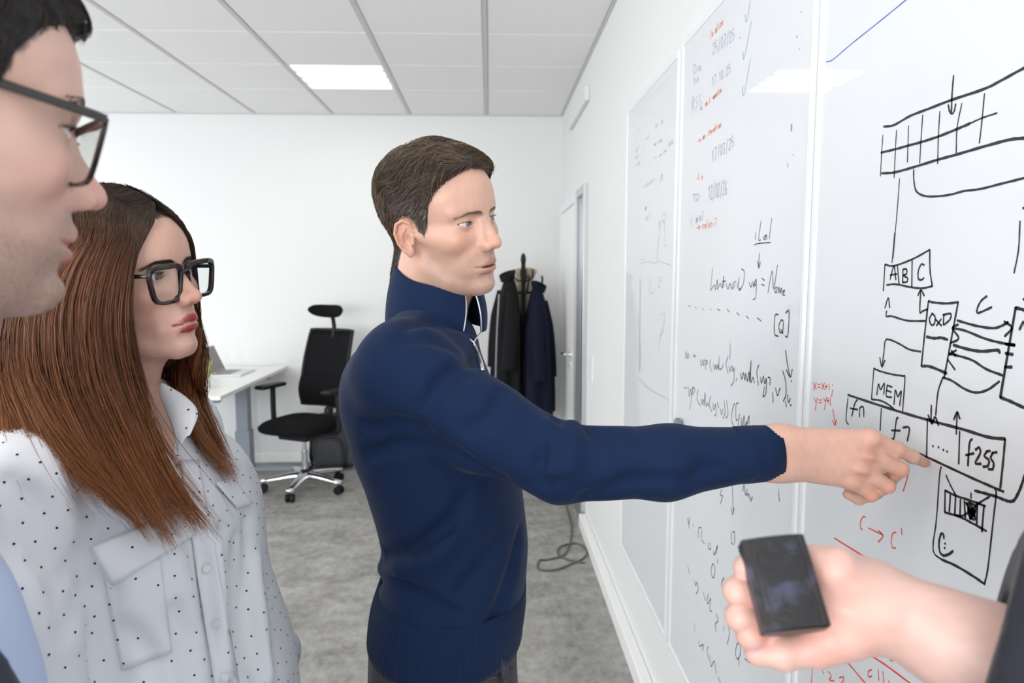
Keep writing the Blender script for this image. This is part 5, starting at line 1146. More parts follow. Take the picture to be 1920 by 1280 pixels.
FT.add(lambda p: chain(p, [wt((-.03,-.05,1.455)), shW[0]], [.045,.055]), .04); FT.add(lambda p: chain(p, [wt((-.03,.05,1.455)), shF[0]], [.045,.055]), .04)
REFW = Field(2.0); REFW.ops = list(FT.ops)
for px, Y, r in (([(165,1020),(150,1060),(130,1090)],.72,.006), ([(60,930),(90,1000),(130,1060)],.68,.005), ([(20,900),(60,960),(80,1040)],.66,.004), ([(130,1180),(160,1120),(175,1090)],.72,.006), ([(95,1050),(115,1085),(122,1130)],.68,.006),
   ([(420,1000),(428,1080),(440,1200),(450,1290)],.75,.0045), ([(462,980),(470,1060),(472,1150),(490,1260)],.76,.005), ([(445,1010),(455,1120),(470,1240)],.75,.004), ([(330,1150),(350,1200),(360,1290)],.72,.004), ([(250,1190),(280,1230),(300,1290)],.72,.004), ([(200,1110),(210,1190),(220,1290)],.72,.0045), ([(390,1060),(400,1150),(405,1280)],.74,.004), ([(160,930),(175,960),(200,990)],.72,.004), ([(350,960),(370,1000),(380,1050)],.76,.004)):
    groove(FT, px, Y, r, .026, REFW)
for px, Y, r in (([(480,1050),(488,1150),(505,1260)],.77,.005), ([(410,1020),(415,1120),(425,1260)],.74,.004)): ridge(FT, px, Y, r, .03, REFW)
FT.disp(lambda p: .0034*vnoise(p*np.array((1,1,.5), f32), 36, 51) + .0016*vnoise(p, 85, 52))
FT.cut(lambda p: (.86-p[:,2]), .01)
vap = march(REFW, [P(336,862,.82)])[0]; FT.sub(lambda p: chain(p, [neckW+(0,0,-.02), neckW+(0,0,.16)], [.056,.058]), .008)
FT.sub(lambda p: chain(p, [wt((.03,0,1.47)), vap], [.034,.006]), .006)
MT['cotton'] = noise_bump(mat('white_cotton', (.80,.82,.87), .8, sheen_weight=.1), 1500, .12, .0005)
vT, qT = surf(FT, (-.76,.56,.845), (-.20,1.20,1.53), .0042); sho = pmesh(wom, 'shirt', vT, qT, MT['cotton']); print('shirt', len(vT))
MW_ = np.array(wom.location)
# pocket flaps, pockets, placket, collar
PATCHES.clear()
patch(wom, 'pocket', FT, grid_px((188,1050),(300,1040),(323,1222),(228,1256),(.71,.74,.74,.72),12,14), .0016, MT['cotton'], .0015, sho)
patch(wom, 'pocket_flap', FT, grid_px((169,1027),(335,958),(369,1000),(211,1098),(.71,.76,.76,.715),16,8), .0045, MT['cotton'], .003, sho)
patch(wom, 'pocket_flap', FT, grid_px((406,905),(437,897),(474,944),(446,952),(.80,.81,.80,.79),8,7), .0045, MT['cotton'], .003, sho)
patch(wom, 'placket', FT, grid_px((338,862),(372,862),(452,1300),(405,1300),(.79,.79,.73,.73),6,30), .0025, MT['cotton'], .002, sho)
for y in (1065, 1170, 1270):
    q = march(FT, [P(354+(y-862)*.165, y, .77)], .0055)[0]; b_ = MB().lathe([(.0048,0),(.0050,.0012),(.004,.002)], 12); n_ = Vector(normals(FT, np.array([q], f32), .002)[0]); rq = Vector((0,0,1)).rotation_difference(n_); bo = b_.build('button', mat('button_white', (.75,.76,.78), .3) if 'button_white' not in bpy.data.materials else bpy.data.materials['button_white'], sho); bo.location = q-MW_; bo.rotation_mode = 'QUATERNION'; bo.rotation_quaternion = rq
LEAFDOTS = []
def leaf(pxY, name='collar_leaf'):
    """collar leaf: outline rows (inner edge, fold, outer edge) as image points with depth"""
    rows = [[P(*q)-MW_ for q in r_] for r_ in pxY]; rows = [spline(r_, 5) for r_ in rows]
    for (i_, j_) in ((1,3),(1,9),(2,5),(2,11),(1,13),(2,1)):
        c_ = np.array(rows[i_][j_])*.5+np.array(rows[i_+(i_<2)-(i_==2)*0][j_])*.5; t1 = np.array(rows[i_][j_+1])-np.array(rows[i_][j_-1]); t2 = np.array(rows[i_+1][j_])-np.array(rows[i_-1][j_]); n_ = np.cross(t1, t2); n_ /= np.linalg.norm(n_); n_ *= -np.sign(n_@(np.array(c_)+MW_-CC)); LEAFDOTS.append((c_+MW_+n_*.0028, n_))
    return MB().grid([list(r_) for r_ in rows]).build(name, MT['cotton'], sho, smooth=True, thick=.0022, subsurf=1)
leaf([[(298,742,.865),(312,775,.845),(325,812,.825),(333,850,.81)], [(299,722,.865),(325,745,.85),(345,785,.83),(340,830,.81)], [(303,716,.875),(345,742,.865),(368,770,.845),(352,815,.815)], [(310,722,.885),(352,748,.872),(371,776,.85),(356,818,.814)]])
# printed dots
nT = normals(FT, vT, .002); rg = np.random.default_rng(4); order = rg.permutation(len(vT)); keep = []; cellmap = {}; dm = .0185
for i in order:
    q = vT[i]; key = tuple((q/dm).astype(int)); ok = True
    for a in (-1,0,1):
        for b in (-1,0,1):
            for c in (-1,0,1):
                for j in cellmap.get((key[0]+a, key[1]+b, key[2]+c), ()):
                    if ((vT[j]-q)**2).sum() < dm*dm: ok = False
    if ok: keep.append(i); cellmap.setdefault(key, []).append(i)
mb = MB()
PT = np.concatenate([p_[0] for p_ in PATCHES]); PO = np.concatenate([np.full(len(p_[0]), p_[1]) for p_ in PATCHES])
for i in keep:
    n_ = nT[i]; dq = ((PT-vT[i])**2).sum(1); jn = dq.argmin(); lift_ = PO[jn] if dq[jn] < .0065**2+PO[jn]**2 else .0006; u_ = np.cross(n_, (.3,.5,.8)); u_ /= np.linalg.norm(u_); w_ = np.cross(n_, u_); c = vT[i] + n_*lift_ - MW_; mb.add([c + (u_*math.cos(a)+w_*math.sin(a))*.00135 for a in np.linspace(0, 2*math.pi, 9)[:-1]], [tuple(range(8))])
for c, n_ in LEAFDOTS:
    u_ = np.cross(n_, (.3,.5,.8)); u_ /= np.linalg.norm(u_); w_ = np.cross(n_, u_); mb.add([c - MW_ + (u_*math.cos(a)+w_*math.sin(a))*.00135 for a in np.linspace(0, 2*math.pi, 9)[:-1]], [tuple(range(8))])
do = mb.build('dot_print', mat('dot_ink', (.012,.013,.02), .8), sho); do['kind'] = 'stuff'
# body under the shirt
chest = Field(2.0); chest.add(lambda p: chain(p, [neckW+(0,0,.03), wt((-.01,0,1.40))], [.046,.07]), .03); chest.add(lambda p: lfW(tw(p)) + .010, .04)
vC, qC = surf(chest, (-.66,.64,1.25), (-.26,1.10,1.52), .005); cC = skin_tint(vC, SKIN_W, [(wt((.10,0,1.36)),.05,.3)])
underW = limb_mesh([(shW, [.045,.04,.035,.03]), (shF, [.045,.04,.035,.03]), ([wt((0,0,1.38)), wt((.01,0,1.1)), wt((.01,0,.9))], [.08,.09,.10]), ([wt((.0,-.09,.88)), wt((.0,-.09,.48)), wt((-.01,-.09,.08))], [.075,.048,.035]), ([wt((.0,.09,.88)), wt((.0,.09,.48)), wt((-.01,.09,.08))], [.075,.048,.035])], .012, SKIN_W)
V, Q, C_ = join([skinW, (vC, qC, cC), underW]); pmesh(wom, 'body', V, Q, MT['skin'], C_)
def trousers(root, name, hips, thigh, knee, ank, mt, r=(.098,.068,.05)):
    """hips: centre; thigh/knee/ank: pairs of points"""
    F_ = Field(2.0); F_.add(lambda p: ell(p, hips, (.135,.165,.15)), .02)
    for a, b, c in zip(thigh, knee, ank): F_.add(lambda p, a=a, b=b, c=c: chain(p, [a, b, c], r, .03), .04)
    F_.disp(lambda p: .002*vnoise(p, 40, 21)); F_.cut(lambda p: (.03-p[:,2]), .005); F_.cut(lambda p: p[:,2]-(hips[2]+.10), .01); al = np.array(list(thigh)+list(ank)+[hips]); V, Q = surf(F_, al.min(0)-.2, al.max(0)+.2, .014); return pmesh(root, name, V, Q, mt)
trousers(wom, 'trousers', wt((.0,0,.90)), [wt((.0,-.09,.86)), wt((.0,.09,.86))], [wt((.02,-.09,.48)), wt((.02,.09,.48))], [wt((-.01,-.09,.06)), wt((-.01,.09,.06))], mat('dark_blue_cloth', (.02,.025,.045), .8))
for s_ in (-.09, .09): shoe(wom, 'shoe', TW, tuple(wt((-.01,s_,0))), bpy.data.materials['dark_leather'])
# --- long auburn hair: guides through space, strands between them
skW = skull_field(gW)
def guide(pts, K=30):
    out = []
    for q in pts: out.append(poseW.w1(q[1:]) if q[0] == 'h' else (march(FT, [P(q[1], q[2], .9)], .010)[0] if q[0] == 's' else P(*q)))
    c = np.array(spline(out, 14)); s_ = np.r_[0, np.cumsum(np.linalg.norm(np.diff(c, axis=0), axis=1))]; t = np.linspace(0, s_[-1], K); return np.stack([np.interp(t, s_, c[:,i]) for i in range(3)], 1)
def off_head(Wp, clear):
    """push points out of the head by clear mm (array)"""
    sh_ = Wp.shape; L_ = poseW.l(Wp.reshape(-1, 3)).astype(f32)
    for _ in range(3):
        d = skW(L_); n_ = normals(skW, L_, 1.0); L_ = L_ + n_*np.maximum(clear-d, 0)[:,None]
    return poseW.w(L_).reshape(sh_)
near = [[('h',71,-4,104),('h',78,-16,88),(274,440,.825),(248,490,.806),(240,560,.797),(243,640,.797),(256,720,.802),(275,800,.795),(318,885,.782),(402,992,.765)],
 [('h',64,-2,110),('h',52,-40,100),(238,440,.81),(215,510,.79),(203,600,.785),(216,700,.785),(250,800,.775),(292,900,.758),(348,988,.748)],
 [('h',42,-2,122),('h',30,-48,105),(200,440,.80),(170,510,.782),(152,600,.775),(166,720,.772),(205,830,.752),(258,930,.732),(305,1010,.722)],
 [('h',15,-2,131),('h',2,-52,105),(160,440,.80),(118,510,.785),(92,600,.772),(100,720,.760),(143,830,.733),(200,925,.718),(252,985,.712)],
 [('h',-15,-2,132),('h',-28,-52,105),(118,440,.81),(72,510,.80),(42,600,.785),(42,700,.762),(70,780,.733),(120,860,.712),(192,945,.706)],
 [('h',-45,-2,126),('h',-60,-48,95),(70,450,.845),(25,530,.835),(-5,620,.815),(-15,710,.79),(-12,780,.76),(-20,850,.745),(-40,930,.74)],
 [('h',-70,-2,112),('h',-88,-35,80),(35,470,.90),(-10,560,.90),(-35,650,.89),(-45,750,.88),(-50,850,.875),(-55,950,.87),(-60,1010,.87)],
 [('h',-85,10,95),('h',-100,15,60),(30,490,.97),(-10,590,.975),(-30,690,.975),(-35,790,.97),(-35,890,.965),(-35,960,.96),(-35,1020,.96)]]
far = [[('h',71,4,104),('h',80,24,84),('h',79,44,52),('h',66,62,18),(368,600,.968),(383,650,.955),(372,700,.945),('s',385,760),('s',410,822),('s',440,895)],
 [('h',60,2,112),('h',45,48,98),('h',30,72,55),('h',22,80,10),(352,620,.985),(352,680,.97),(350,730,.95),('s',372,790),('s',398,840),('s',428,888)],
 [('h',30,2,128),('h',12,55,105),('h',-10,78,55),('h',-15,84,0),(325,640,1.01),(322,700,.99),(335,760,.95),('s',362,810),('s',392,855),('s',422,885)],
 [('h',-20,2,132),('h',-40,52,100),('h',-58,70,50),('h',-60,78,-10),(290,660,1.04),(285,740,1.03),(285,820,1.02),(290,900,1.01),(295,950,1.0),(300,1000,1.0)],
 [('h',-75,2,108),('h',-95,28,70),('h',-104,30,20),('h',-98,30,-40),(40,700,1.0),(30,790,1.0),(25,870,1.0),(20,940,1.0),(15,980,1.0),(10,1020,1.0)]]
def hair_sheet(gs, n, seed, thickv=.012, rad=.00034, tipjit=.12, kc=.84):
    G = np.stack([guide(q) for q in gs]); ng, K, _ = G.shape; rg = np.random.default_rng(seed)
    def at(u, lift=None):
        """u in 0..ng-1 (array) -> (N,K,3) smooth across guides"""
        i = np.clip(np.floor(u).astype(int), 0, ng-2); t = (u-i)[:,None,None]; a, b, c, d = G[np.maximum(i-1,0)], G[i], G[i+1], G[np.minimum(i+2,ng-1)]
        return .5*((2*b)+(c-a)*t+(2*a-5*b+4*c-d)*t*t+(3*b-a-3*c+d)*t**3)
    # solid mass below the strands
    us = np.linspace(0, ng-1, 8*ng); base = off_head(at(us), 3.0); ctr = np.array(poseW.t) + np.array((0,0,-.05)); du = np.gradient(base, axis=0); dv = np.gradient(base, axis=1); nn = np.cross(du, dv); nn /= np.maximum(np.linalg.norm(nn, axis=2, keepdims=True), 1e-9)
    sgn = np.sign((nn*(base-ctr)*np.array((1,1,.2))).sum(2).mean()); nn *= sgn; cl_ = np.linspace(0, 1, K)
    wob = .0022*np.sin(us[:,None]*9+3*np.sin(cl_[None]*4+us[:,None])) + .0015*np.sin(us[:,None]*23+cl_[None]*6)
    taper = np.clip((1.0-cl_)/.16, .05, 1); out = base + nn*(wob*np.clip(cl_*4,0,1)[None])[:,:,None]; inn = base - nn*(thickv*taper)[None,:,None]
    nu = len(us); kcut = int(K*kc); V = np.concatenate([out[:,:kcut].reshape(-1,3), inn[:,:kcut].reshape(-1,3)]); idx = np.arange(nu*kcut).reshape(nu, kcut); o2 = nu*kcut; Q = []
    q = np.stack([idx[:-1,:-1], idx[1:,:-1], idx[1:,1:], idx[:-1,1:]], -1).reshape(-1,4); Q += [q, q[:,::-1]+o2]
    for e in (idx[0], idx[-1]): Q.append(np.stack([e[:-1], e[1:], e[1:]+o2, e[:-1]+o2], 1))
    for e in (idx[:,0], idx[:,-1]): Q.append(np.stack([e[:-1], e[1:], e[1:]+o2, e[:-1]+o2], 1))
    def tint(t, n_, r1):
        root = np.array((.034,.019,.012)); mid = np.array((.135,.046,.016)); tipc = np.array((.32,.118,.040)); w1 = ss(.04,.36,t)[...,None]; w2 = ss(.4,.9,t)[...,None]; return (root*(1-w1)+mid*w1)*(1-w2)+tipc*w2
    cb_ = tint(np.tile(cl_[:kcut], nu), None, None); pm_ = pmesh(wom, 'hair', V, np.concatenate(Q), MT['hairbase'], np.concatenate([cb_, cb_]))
    # strands, gathered in locks
    nl = max(8, n//38); lock_u = rg.uniform(0, ng-1, nl); lid = rg.integers(0, nl, n); u = rg.uniform(-.04, ng-.96, n); S = at(np.clip(u, 0, ng-1)); L_ = at(lock_u); t = cl_[None,:,None]
    near_l = np.argsort(np.abs(lock_u[None]-u[:,None]), axis=1)[:,0]; cw = (rg.uniform(.25,.85,n)[:,None,None])*np.clip((t-.2)*1.4, 0, 1); S = S*(1-cw) + L_[near_l]*cw
    Lw = np.sin(t*rg.uniform(4,9,nl)[near_l][:,None,None] + rg.uniform(0,6.28,nl)[near_l][:,None,None]); lockdir = rg.normal(0,1,(nl,3))[near_l][:,None]
    amp = np.clip((t-.2)*1.3, 0, 1); S = S + Lw*lockdir*.0060*amp + rg.normal(0,1,(n,1,3))*.0028*np.clip(t*2,.25,1) + np.sin(t*rg.uniform(6,16,n)[:,None,None]+rg.uniform(0,6.28,n)[:,None,None])*rg.normal(0,1,(n,1,3))*.0012*amp
    iu = np.clip((np.clip(u,0,ng-1)/(ng-1)*(nu-1)).astype(int), 0, nu-1); S = S + nn[iu]*rg.uniform(-.001,.0055,n)[:,None,None]
    fly = rg.random(n) < .06; S[fly] += (nn[iu[fly]]*.006 + rg.normal(0,.006,(fly.sum(),1,3)))*np.clip(t-.05,0,1)
    S = off_head(S, rg.uniform(3.2,7.5,(n,1)).repeat(K,1).ravel()); ln = rg.uniform(1-tipjit*2.2, 1.03, n); tt = np.linspace(0,1,14)
    kk = tt[None]*ln[:,None]*(K-1); k0 = np.clip(np.floor(kk).astype(int), 0, K-2); fr_ = (kk-k0)[:,:,None]; ar = np.arange(n)[:,None]; S = S[ar,k0]*(1-fr_)+S[ar,k0+1]*fr_
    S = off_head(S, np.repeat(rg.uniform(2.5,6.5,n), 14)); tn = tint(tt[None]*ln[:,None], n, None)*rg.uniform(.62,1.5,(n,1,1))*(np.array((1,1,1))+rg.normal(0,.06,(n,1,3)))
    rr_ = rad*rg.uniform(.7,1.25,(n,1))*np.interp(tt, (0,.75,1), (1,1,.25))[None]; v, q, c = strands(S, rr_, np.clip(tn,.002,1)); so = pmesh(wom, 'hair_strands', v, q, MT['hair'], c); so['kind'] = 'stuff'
hair_sheet(near, 7100, 11); hair_sheet(far, 2700, 12, .008, kc=.6)
# ---------------------------------------------------------------- the man with black glasses at the left
SKIN_L = (.72,.46,.38)
lm = empty('person', (-.40, .37, 0), 'person in dark-framed glasses with short black hair, light blue shirt and navy jacket', 'person')
gL = dict(skin=SKIN_L, lips=(.55,.20,.18), lip_strength=.9, iris=(.10,.06,.03), stubble=.65, stubble_color=(.16,.12,.10), brow_color=(.03,.02,.015), brow_strength=.5, brow_n=300, jaw=.98, nose=1.0, lip=1.0, brow=1.1, mouth_open=3.6, eye_open=.9, ear=1.0, ruddy=(1.07,.80,.78),
  scalp=(.03,.025,.022), hairline=((-120,-70,-52,-40,-30,-24,-14,2,13,20,31,36,44,58,74,92,110), (-70,-68,-60,-42,-8,12,30,33,26,6,-4,16,42,64,80,84,92)))
poseL = Pose((-.347,.409,1.705), 49, 9, 0, 1.0)
dL = np.array((math.cos(math.radians(20)), math.sin(math.radians(20)), 0)); rL = np.array((dL[1], -dL[0], 0))
dH = np.array((math.cos(math.radians(49)), math.sin(math.radians(49)), 0)); neckL = np.array((-.347,.409,0)) - dH*.035 + np.array((0,0,1.535))
FL, skinL = head_parts(lm, gL, poseL, neckL, gaze=(0,2), neck=(54,62), h=1.9)
def thickL(p): x, y, z = p.T; return 3 + 10*ss(60,100,z) + 1*ss(30,85,x)*ss(70,95,z)
def dirL(p):
    x, y, z = p.T; top = ss(60,95,z); return np.stack([top*.95-(1-top)*.25, top*(-.15)+0*y, top*(.25-.55*ss(70,100,x))-(1-top)*.9], 1)
def lenL(p): return 8 + 24*ss(55,95,p[:,2])
def tintL(p, rg):
    z = p[:,2]; return np.array((.018,.013,.010))[None] + (rg.random(len(p)) > .7)[:,None]*np.array((.030,.021,.014))
short_hair(lm, gL, poseL, thickL, dirL, lenL, tintL, 4500, (.014,.011,.010), seed=9, rad=.2, lift=2.5, jitter=.2)
glasses('dark-framed glasses worn by the person in the light blue shirt and navy jacket', poseL, 6, 56, 40, 97, MT['specs'], 1.2, tilt=.12, top_r=2.6, temple_z=18, half=34.5, ex=3.6)
cL = np.array((-.347,.409,0)) - dH*.04 - dL*.035 - np.array((.048,.0,0)); RL = np.stack([dL, -rL, (0,0,1)], 1)
def tl(p): return ((p - cL.astype(f32)) @ RL.astype(f32)).astype(f32)
def ltw(q): return np.asarray(q) @ RL.T + cL
rowsL = [(1.535,0,0,.065,.075),(1.50,0,0,.085,.12),(1.46,.01,0,.105,.17),(1.40,.025,0,.122,.19),(1.32,.035,0,.132,.19),(1.20,.035,0,.132,.178),(1.05,.03,0,.13,.172),(.92,.02,0,.13,.18)]
lfL = loft(rowsL, 2.4); lfJ = loft([(z, x-.002, y, a+.012, b+.016) for z, x, y, a, b in rowsL], 2.4)
FSh = Field(2.0); FSh.add(lambda p: lfL(tl(p)), .02); FSh.disp(lambda p: .0022*vnoise(p*np.array((1,1,.5), f32), 40, 61)); FSh.sub(lambda p: cap(p, neckL, neckL+dL*.02+(0,0,.1), .055, .06), .01)
V, Q = surf(FSh, cL+(-.26,-.26,.90), cL+(.26,.26,1.60), .008); sb = pmesh(lm, 'shirt', V, Q, mat('light_blue_cotton', (.52,.63,.88), .75))
FJk = Field(2.0); FJk.add(lambda p: lfJ(tl(p)), .02)
for s_ in (-1, 1): FJk.add(lambda p, s_=s_: chain(p, [ltw((-.01,s_*.17,1.44)), ltw((-.03-.05*(s_>0),s_*(.235-.04*(s_>0)),1.20)), ltw((.06-.06*(s_>0),s_*(.23-.03*(s_>0)),.98))], [.07,.062,.05], .03), .035)
def opening(p):
    q = tl(p); w_ = .035 + .05*ss(1.20,1.50,q[:,2]); return np.maximum(np.maximum(-q[:,1] - (.004+.045*ss(1.36,1.52,q[:,2])), q[:,1]-.30), -q[:,0]).astype(f32)
FJk.sub(opening, .004); FJk.disp(lambda p: .0018*vnoise(p, 40, 62)); V, Q = surf(FJk, cL+(-.34,-.34,.84), cL+(.34,.34,1.56), .008); jk = pmesh(lm, 'jacket', V, Q, mat('navy_wool', (.010,.014,.040), .8, sheen_weight=.1))
for s_ in (-1,):
    rows = []
    for t in np.linspace(0, 1, 8):
        z = 1.515 - .26*t; a = ltw((.06+.075*min(1,t*2.2), s_*(.085-.045*t), z)); rows.append([a, a+RL@np.array((.004,s_*.02*(.4+math.sin(t*3.0)),.002)), a+RL@np.array((-.004,s_*.045*(.4+.8*math.sin(t*3.0)),-.004))])
    R_ = np.array(rows); sh_ = R_.shape; V_ = project(lambda p: lfJ(tl(p)), R_.reshape(-1,3), .003, 8, .004).reshape(sh_) - np.array(lm.location); MB().grid([list(r_) for r_ in V_]).build('lapel', bpy.data.materials['navy_wool'], jk, smooth=True, thick=.004)
rows = [[ltw(((.064+.012*v)*math.cos(q)+.0, (.066+.012*v)*math.sin(q), 1.50+.045*math.sin(v*2.2)-.02*math.cos(q))) - np.array(lm.location) for q in np.linspace(.25, 2*math.pi-.25, 30)] for v in np.linspace(0,1,6)]
MB().grid(rows).build('shirt_collar', bpy.data.materials['light_blue_cotton'], sb, smooth=True, thick=.003)
underL = limb_mesh([([neckL, ltw((0,0,1.38)), ltw((0,0,.95))], [.055,.09,.10])] + [([ltw((0,s_*.15,1.44)), ltw((-.03,s_*.235,1.20)), ltw((.06,s_*.23,.98)), ltw((.10,s_*.22,.90))], [.05,.04,.03,.028]) for s_ in (-1,1)] + [([ltw((0,s_*.09,.92)), ltw((.01,s_*.09,.5)), ltw((-.01,s_*.09,.08))], [.08,.05,.036]) for s_ in (-1,1)], .012, SKIN_L)
V, Q, C_ = join([skinL, underL]); pmesh(lm, 'body', V, Q, MT['skin'], C_)
trousers(lm, 'trousers', ltw((0,0,.90)), [ltw((0,-.095,.86)), ltw((0,.095,.86))], [ltw((.02,-.095,.48)), ltw((.02,.095,.48))], [ltw((-.01,-.095,.06)), ltw((-.01,.095,.06))], mat('charcoal_cloth', (.03,.03,.035), .8))
for s_ in (-.095, .095): shoe(lm, 'shoe', math.radians(20), tuple(ltw((-.01,s_,0))), bpy.data.materials['dark_leather'])
# ---------------------------------------------------------------- the person at the right, holding a dark block in the left hand
SKIN_R = (.66,.43,.37)
rp_ = empty('person', (.42, .0, 0), 'person in dark clothes holding out a bare forearm with a black block', 'person')
FR = Field(1.0); w0 = P(1655,1138,.405); elR = P(2080,1345,.345)
FR.add(lambda p: chain(p, [w0+(0,0,.007), elR+(0,0,.008)], [.0170,.037]), .02); FR.add(lambda p: chain(p, [w0-(0,0,.007), elR-(0,0,.012)], [.0165,.037]), .02)
kn = dict(i=P(1500,1182,.424), m=P(1488,1148,.430), r=P(1486,1110,.430), p=P(1496,1072,.427))
for q, a in ((kn['i'], P(1620,1165,.412)), (kn['m'], P(1625,1145,.415)), (kn['r'], P(1625,1120,.415)), (kn['p'], P(1622,1095,.412))): FR.add(lambda p, a=a, q=q: chain(p, [w0, a, q], [.0175,.0150,.0112]), .012)
FR.add(lambda p: chain(p, [P(1628,1120,.403), P(1568,1066,.403), P(1530,1055,.412)], [.0140,.0140,.0115]), .014)          # outer heel of the palm
FR.add(lambda p: chain(p, [P(1640,1165,.402), P(1600,1180,.399), P(1552,1195,.398)], [.0140,.0140,.0125]), .014)        # ball of the thumb
FR.add(lambda p: ell(p, P(1572,1122,.410), (.022,.014,.022)), .014)
finger(FR, [kn['p'], P(1408,1060,.430), P(1400,1064,.414), P(1434,1074,.410)], [.0100,.0076,.0072,.0066], kr=.006)
finger(FR, [kn['r'], P(1390,1104,.428), P(1383,1108,.410), P(1426,1118,.409)], [.0108,.0087,.0082,.0074], kr=.006)
finger(FR, [kn['m'], P(1391,1152,.426), P(1388,1156,.408), P(1430,1160,.409)], [.0108,.0089,.0084,.0074], kr=.006)
finger(FR, [kn['i'], P(1410,1192,.422), P(1408,1191,.405), P(1448,1188,.410)], [.0106,.0085,.0080,.0072], kr=.006)
finger(FR, [P(1585,1190,.398), P(1530,1214,.400), P(1468,1224,.402), P(1420,1224,.404)], [.0140,.0112,.0098,.0078])
vR, qR = surf(FR, np.minimum.reduce([P(1360,1290,.39), elR])-(.02,.06,.06), np.maximum.reduce([P(1500,1000,.46), elR])+(.05,.05,.05), .0017)
cR = skin_tint(vR, SKIN_R, [(P(1396,1158,.410),.012,.6),(P(1393,1112,.41),.012,.6),(P(1420,1196,.40),.011,.7),(P(1418,1222,.392),.010,.8),(P(1540,1195,.395),.02,.55),(P(1600,1160,.39),.02,.5),(P(1560,1080,.395),.014,.35)], 5)
nail = ss(.0058, .0046, np.sqrt((((vR-P(1418,1218,.3955))*np.array((1,1.0,1.25)))**2).sum(1))); cR = cR*(1-nail[:,None]) + np.array((.62,.36,.36))*nail[:,None]
cen = np.array((.46,-.05,0)); neckR = cen+(0,0,1.46); shR = [cen+(-.16,.08,1.38), cen+(-.20,.20,1.18)]
underR = limb_mesh([([neckR+(0,0,.04), cen+(0,0,1.34), cen+(0,0,.95)], [.05,.09,.10]), ([cen+(-.02,.02,1.40), np.array((.385,.10,1.36)), elR], [.06,.05,.038]), ([cen+(.02,-.06,1.40), cen+(.06,-.20,1.36), cen+(.05,-.24,1.10), cen+(-.05,-.18,.95)], [.06,.05,.038,.03])] + [([cen+(0,s_*.08,.92), cen+(0,s_*.09,.5), cen+(0,s_*.09,.08)], [.08,.05,.036]) for s_ in (-1,1)], .012, SKIN_R)
gR = dict(skin=SKIN_R, lips=(.45,.20,.17), iris=(.1,.06,.03), brow_color=(.05,.03,.02), jaw=.95, ear=1.0, scalp=(.05,.03,.02), hairline=gL['hairline'])
poseR = Pose(cen+(-.01,.03,1.605), 120, 6, 0, .96); FRh, skinR = head_parts(rp_, gR, poseR, neckR, h=2.8, neck=(50,56))
short_hair(rp_, gR, poseR, thickL, dirL, lenL, tintB, 1200, (.04,.025,.016), seed=19, rad=.25, lift=2.5, jitter=.2)
V, Q, C_ = join([skinR, (vR, qR, cR), underR]); pmesh(rp_, 'body', V, Q, MT['skin'], C_)
# dark pullover with the sleeve pushed up over the forearm
FP = Field(2.0); FP.add(lambda p: loft([(1.47,.46,-.05,.07,.07),(1.42,.46,-.05,.10,.13),(1.34,.46,-.05,.12,.16),(1.2,.455,-.05,.125,.165),(1.0,.455,-.05,.125,.16),(.88,.455,-.05,.13,.165)], 2.3)(p), .02)
slv = P(1905,1215,.372); FP.add(lambda p: chain(p, [np.array((.40,.05,1.385)), np.array((.37,.17,1.37)), elR+(.004,-.004,.004), slv], [.07,.068,.078,.078], .03), .03)
FP.add(lambda p: chain(p, [cen+(.04,-.16,1.37), cen+(.05,-.24,1.12), cen+(-.05,-.18,.98)], [.068,.055,.045], .03), .04)
e1_, e2_ = P(1922,1005,.38), P(1836,1285,.38); cutn = np.cross(e2_-e1_, (.74,1,-.45)); cutn /= np.linalg.norm(cutn); cutn *= np.sign((w0-e1_)@cutn)
FP.sub(lambda p: (-((p-e1_.astype(f32))@cutn.astype(f32))).astype(f32) + np.where(p[:,1] < .22, 1, 0).astype(f32), .004)
FP.sub(lambda p: chain(p, [elR, w0], [.047,.034]), .004); FP.sub(lambda p: cap(p, neckR, neckR+(0,0,.1), .052, .06), .01)
FP.disp(lambda p: .002*vnoise(p, 45, 71)); V, Q = surf(FP, (.10,-.36,.80), (.594,.46,1.56), .007); pmesh(rp_, 'pullover', V, Q, mat('black_navy_knit', (.008,.009,.017), .85, sheen_weight=.1))
trousers(rp_, 'trousers', cen+(0,0,.88), [cen+(0,-.09,.84), cen+(0,.09,.84)], [cen+(-.02,-.09,.48), cen+(-.02,.09,.48)], [cen+(0,-.09,.06), cen+(0,.09,.06)], bpy.data.materials['charcoal_cloth'])
for s_ in (-.09, .09): shoe(rp_, 'shoe', math.radians(150), tuple(cen+(0,s_,0)), bpy.data.materials['dark_leather'])
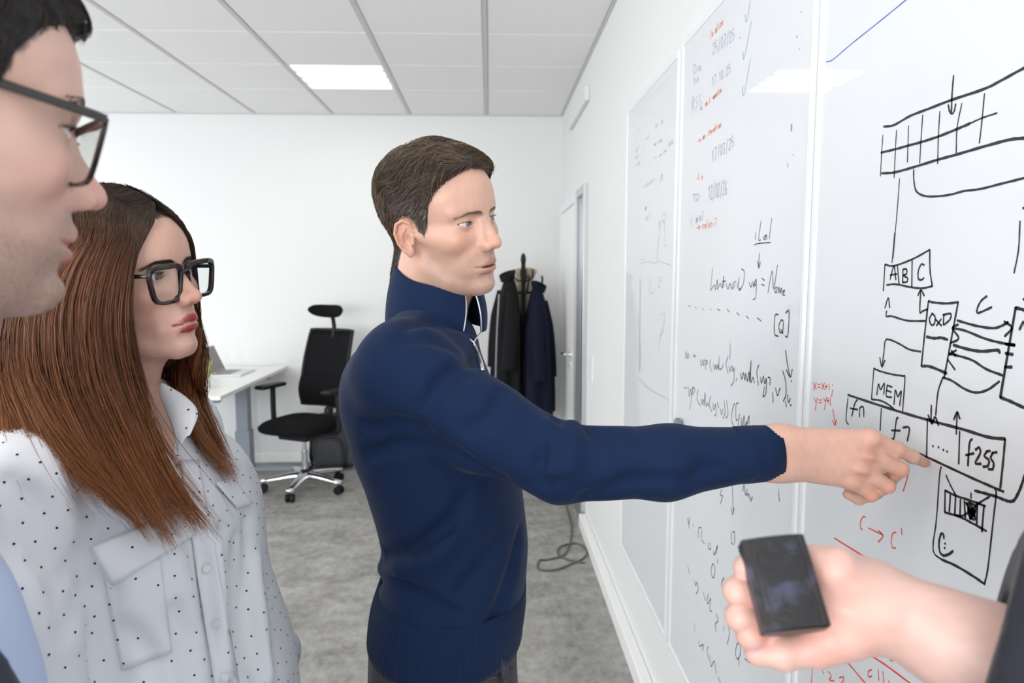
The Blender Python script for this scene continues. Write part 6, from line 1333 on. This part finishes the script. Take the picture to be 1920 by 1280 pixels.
# the block: slightly domed face, bevelled, blued and worn
bk = [P(1399,1011,.410), P(1517,998,.406), P(1547,1175,.372), P(1420,1187,.376)]
bx_ = (bk[1]-bk[0]+bk[2]-bk[3])/2; bz_ = (bk[0]-bk[3]+bk[1]-bk[2])/2; bwid, bhgt = np.linalg.norm(bx_), np.linalg.norm(bz_); bx_ /= bwid; by_ = np.cross(bz_, bx_); by_ /= np.linalg.norm(by_); bz_ = np.cross(bx_, by_); bc = sum(bk)/4
RB = np.stack([bx_, by_, bz_], 1); rows = []
blk = MB(); N = 15
def blk_ring(z, sx, inset):
    r_ = []
    for k in range(N): u = -1+2*k/(N-1); r_.append((u*(bwid/2-inset), -.0022*(1-u*u)+inset, z))
    for k in range(N): u = 1-2*k/(N-1); r_.append((u*(bwid/2-inset), .012+.007*(1-u*u)-inset, z))
    return r_+[r_[0]]
for z, ins in ((-bhgt/2,.0012),(-bhgt/2+.001,.0),(-bhgt/2+.0025,0),(0,0),(bhgt/2-.0025,0),(bhgt/2-.001,.0),(bhgt/2,.0012)): rows.append([RB@np.array(q) for q in blk_ring(z, 1, ins)])
blk.grid(rows); blk.f.append(tuple(range(2*N-1, -1, -1))); blk.m.append(0); n0 = 6*(2*N+1); blk.f.append(tuple(n0+k for k in range(2*N))); blk.m.append(0)
mbk = noise_color(noise_bump(mat('blued_graphite', (.02,.022,.03), .38, specular_ior_level=.6), 260, .35, .0015), (.006,.006,.008), (.085,.095,.18), 48, 6, .50, .80)
be = empty('metal_block', tuple(bc), 'worn black-blue metal block resting in the open hand', 'block'); blk.build('block_body', mbk, be, smooth=False)
fr_ = MB(); hw, hh = bwid/2*.62, bhgt/2*.62
def fp(u, v): return RB@np.array((u, -.0022*(1-(u/(bwid/2))**2)-.0002, v))
fr_.tube([fp(hw*c_, hh*d_) for c_, d_ in spline([(-1,-1),(-1,0),(-1,1),(0,1),(1,1),(1,0),(1,-1),(0,-1)], 1)], .0003, 6, closed=True); fr_.build('raised_frame', noise_color(mat('rusty_edge', (.06,.03,.02), .5), (.010,.010,.013), (.07,.035,.03), 80), be)
for s_ in (-1, 1): 
    e_ = MB().tube([fp(s_*(bwid/2-.0035), v) for v in np.linspace(-bhgt/2+.002, bhgt/2-.002, 5)], .0006, 6); e_.build('edge_groove', bpy.data.materials['rusty_edge'], be)
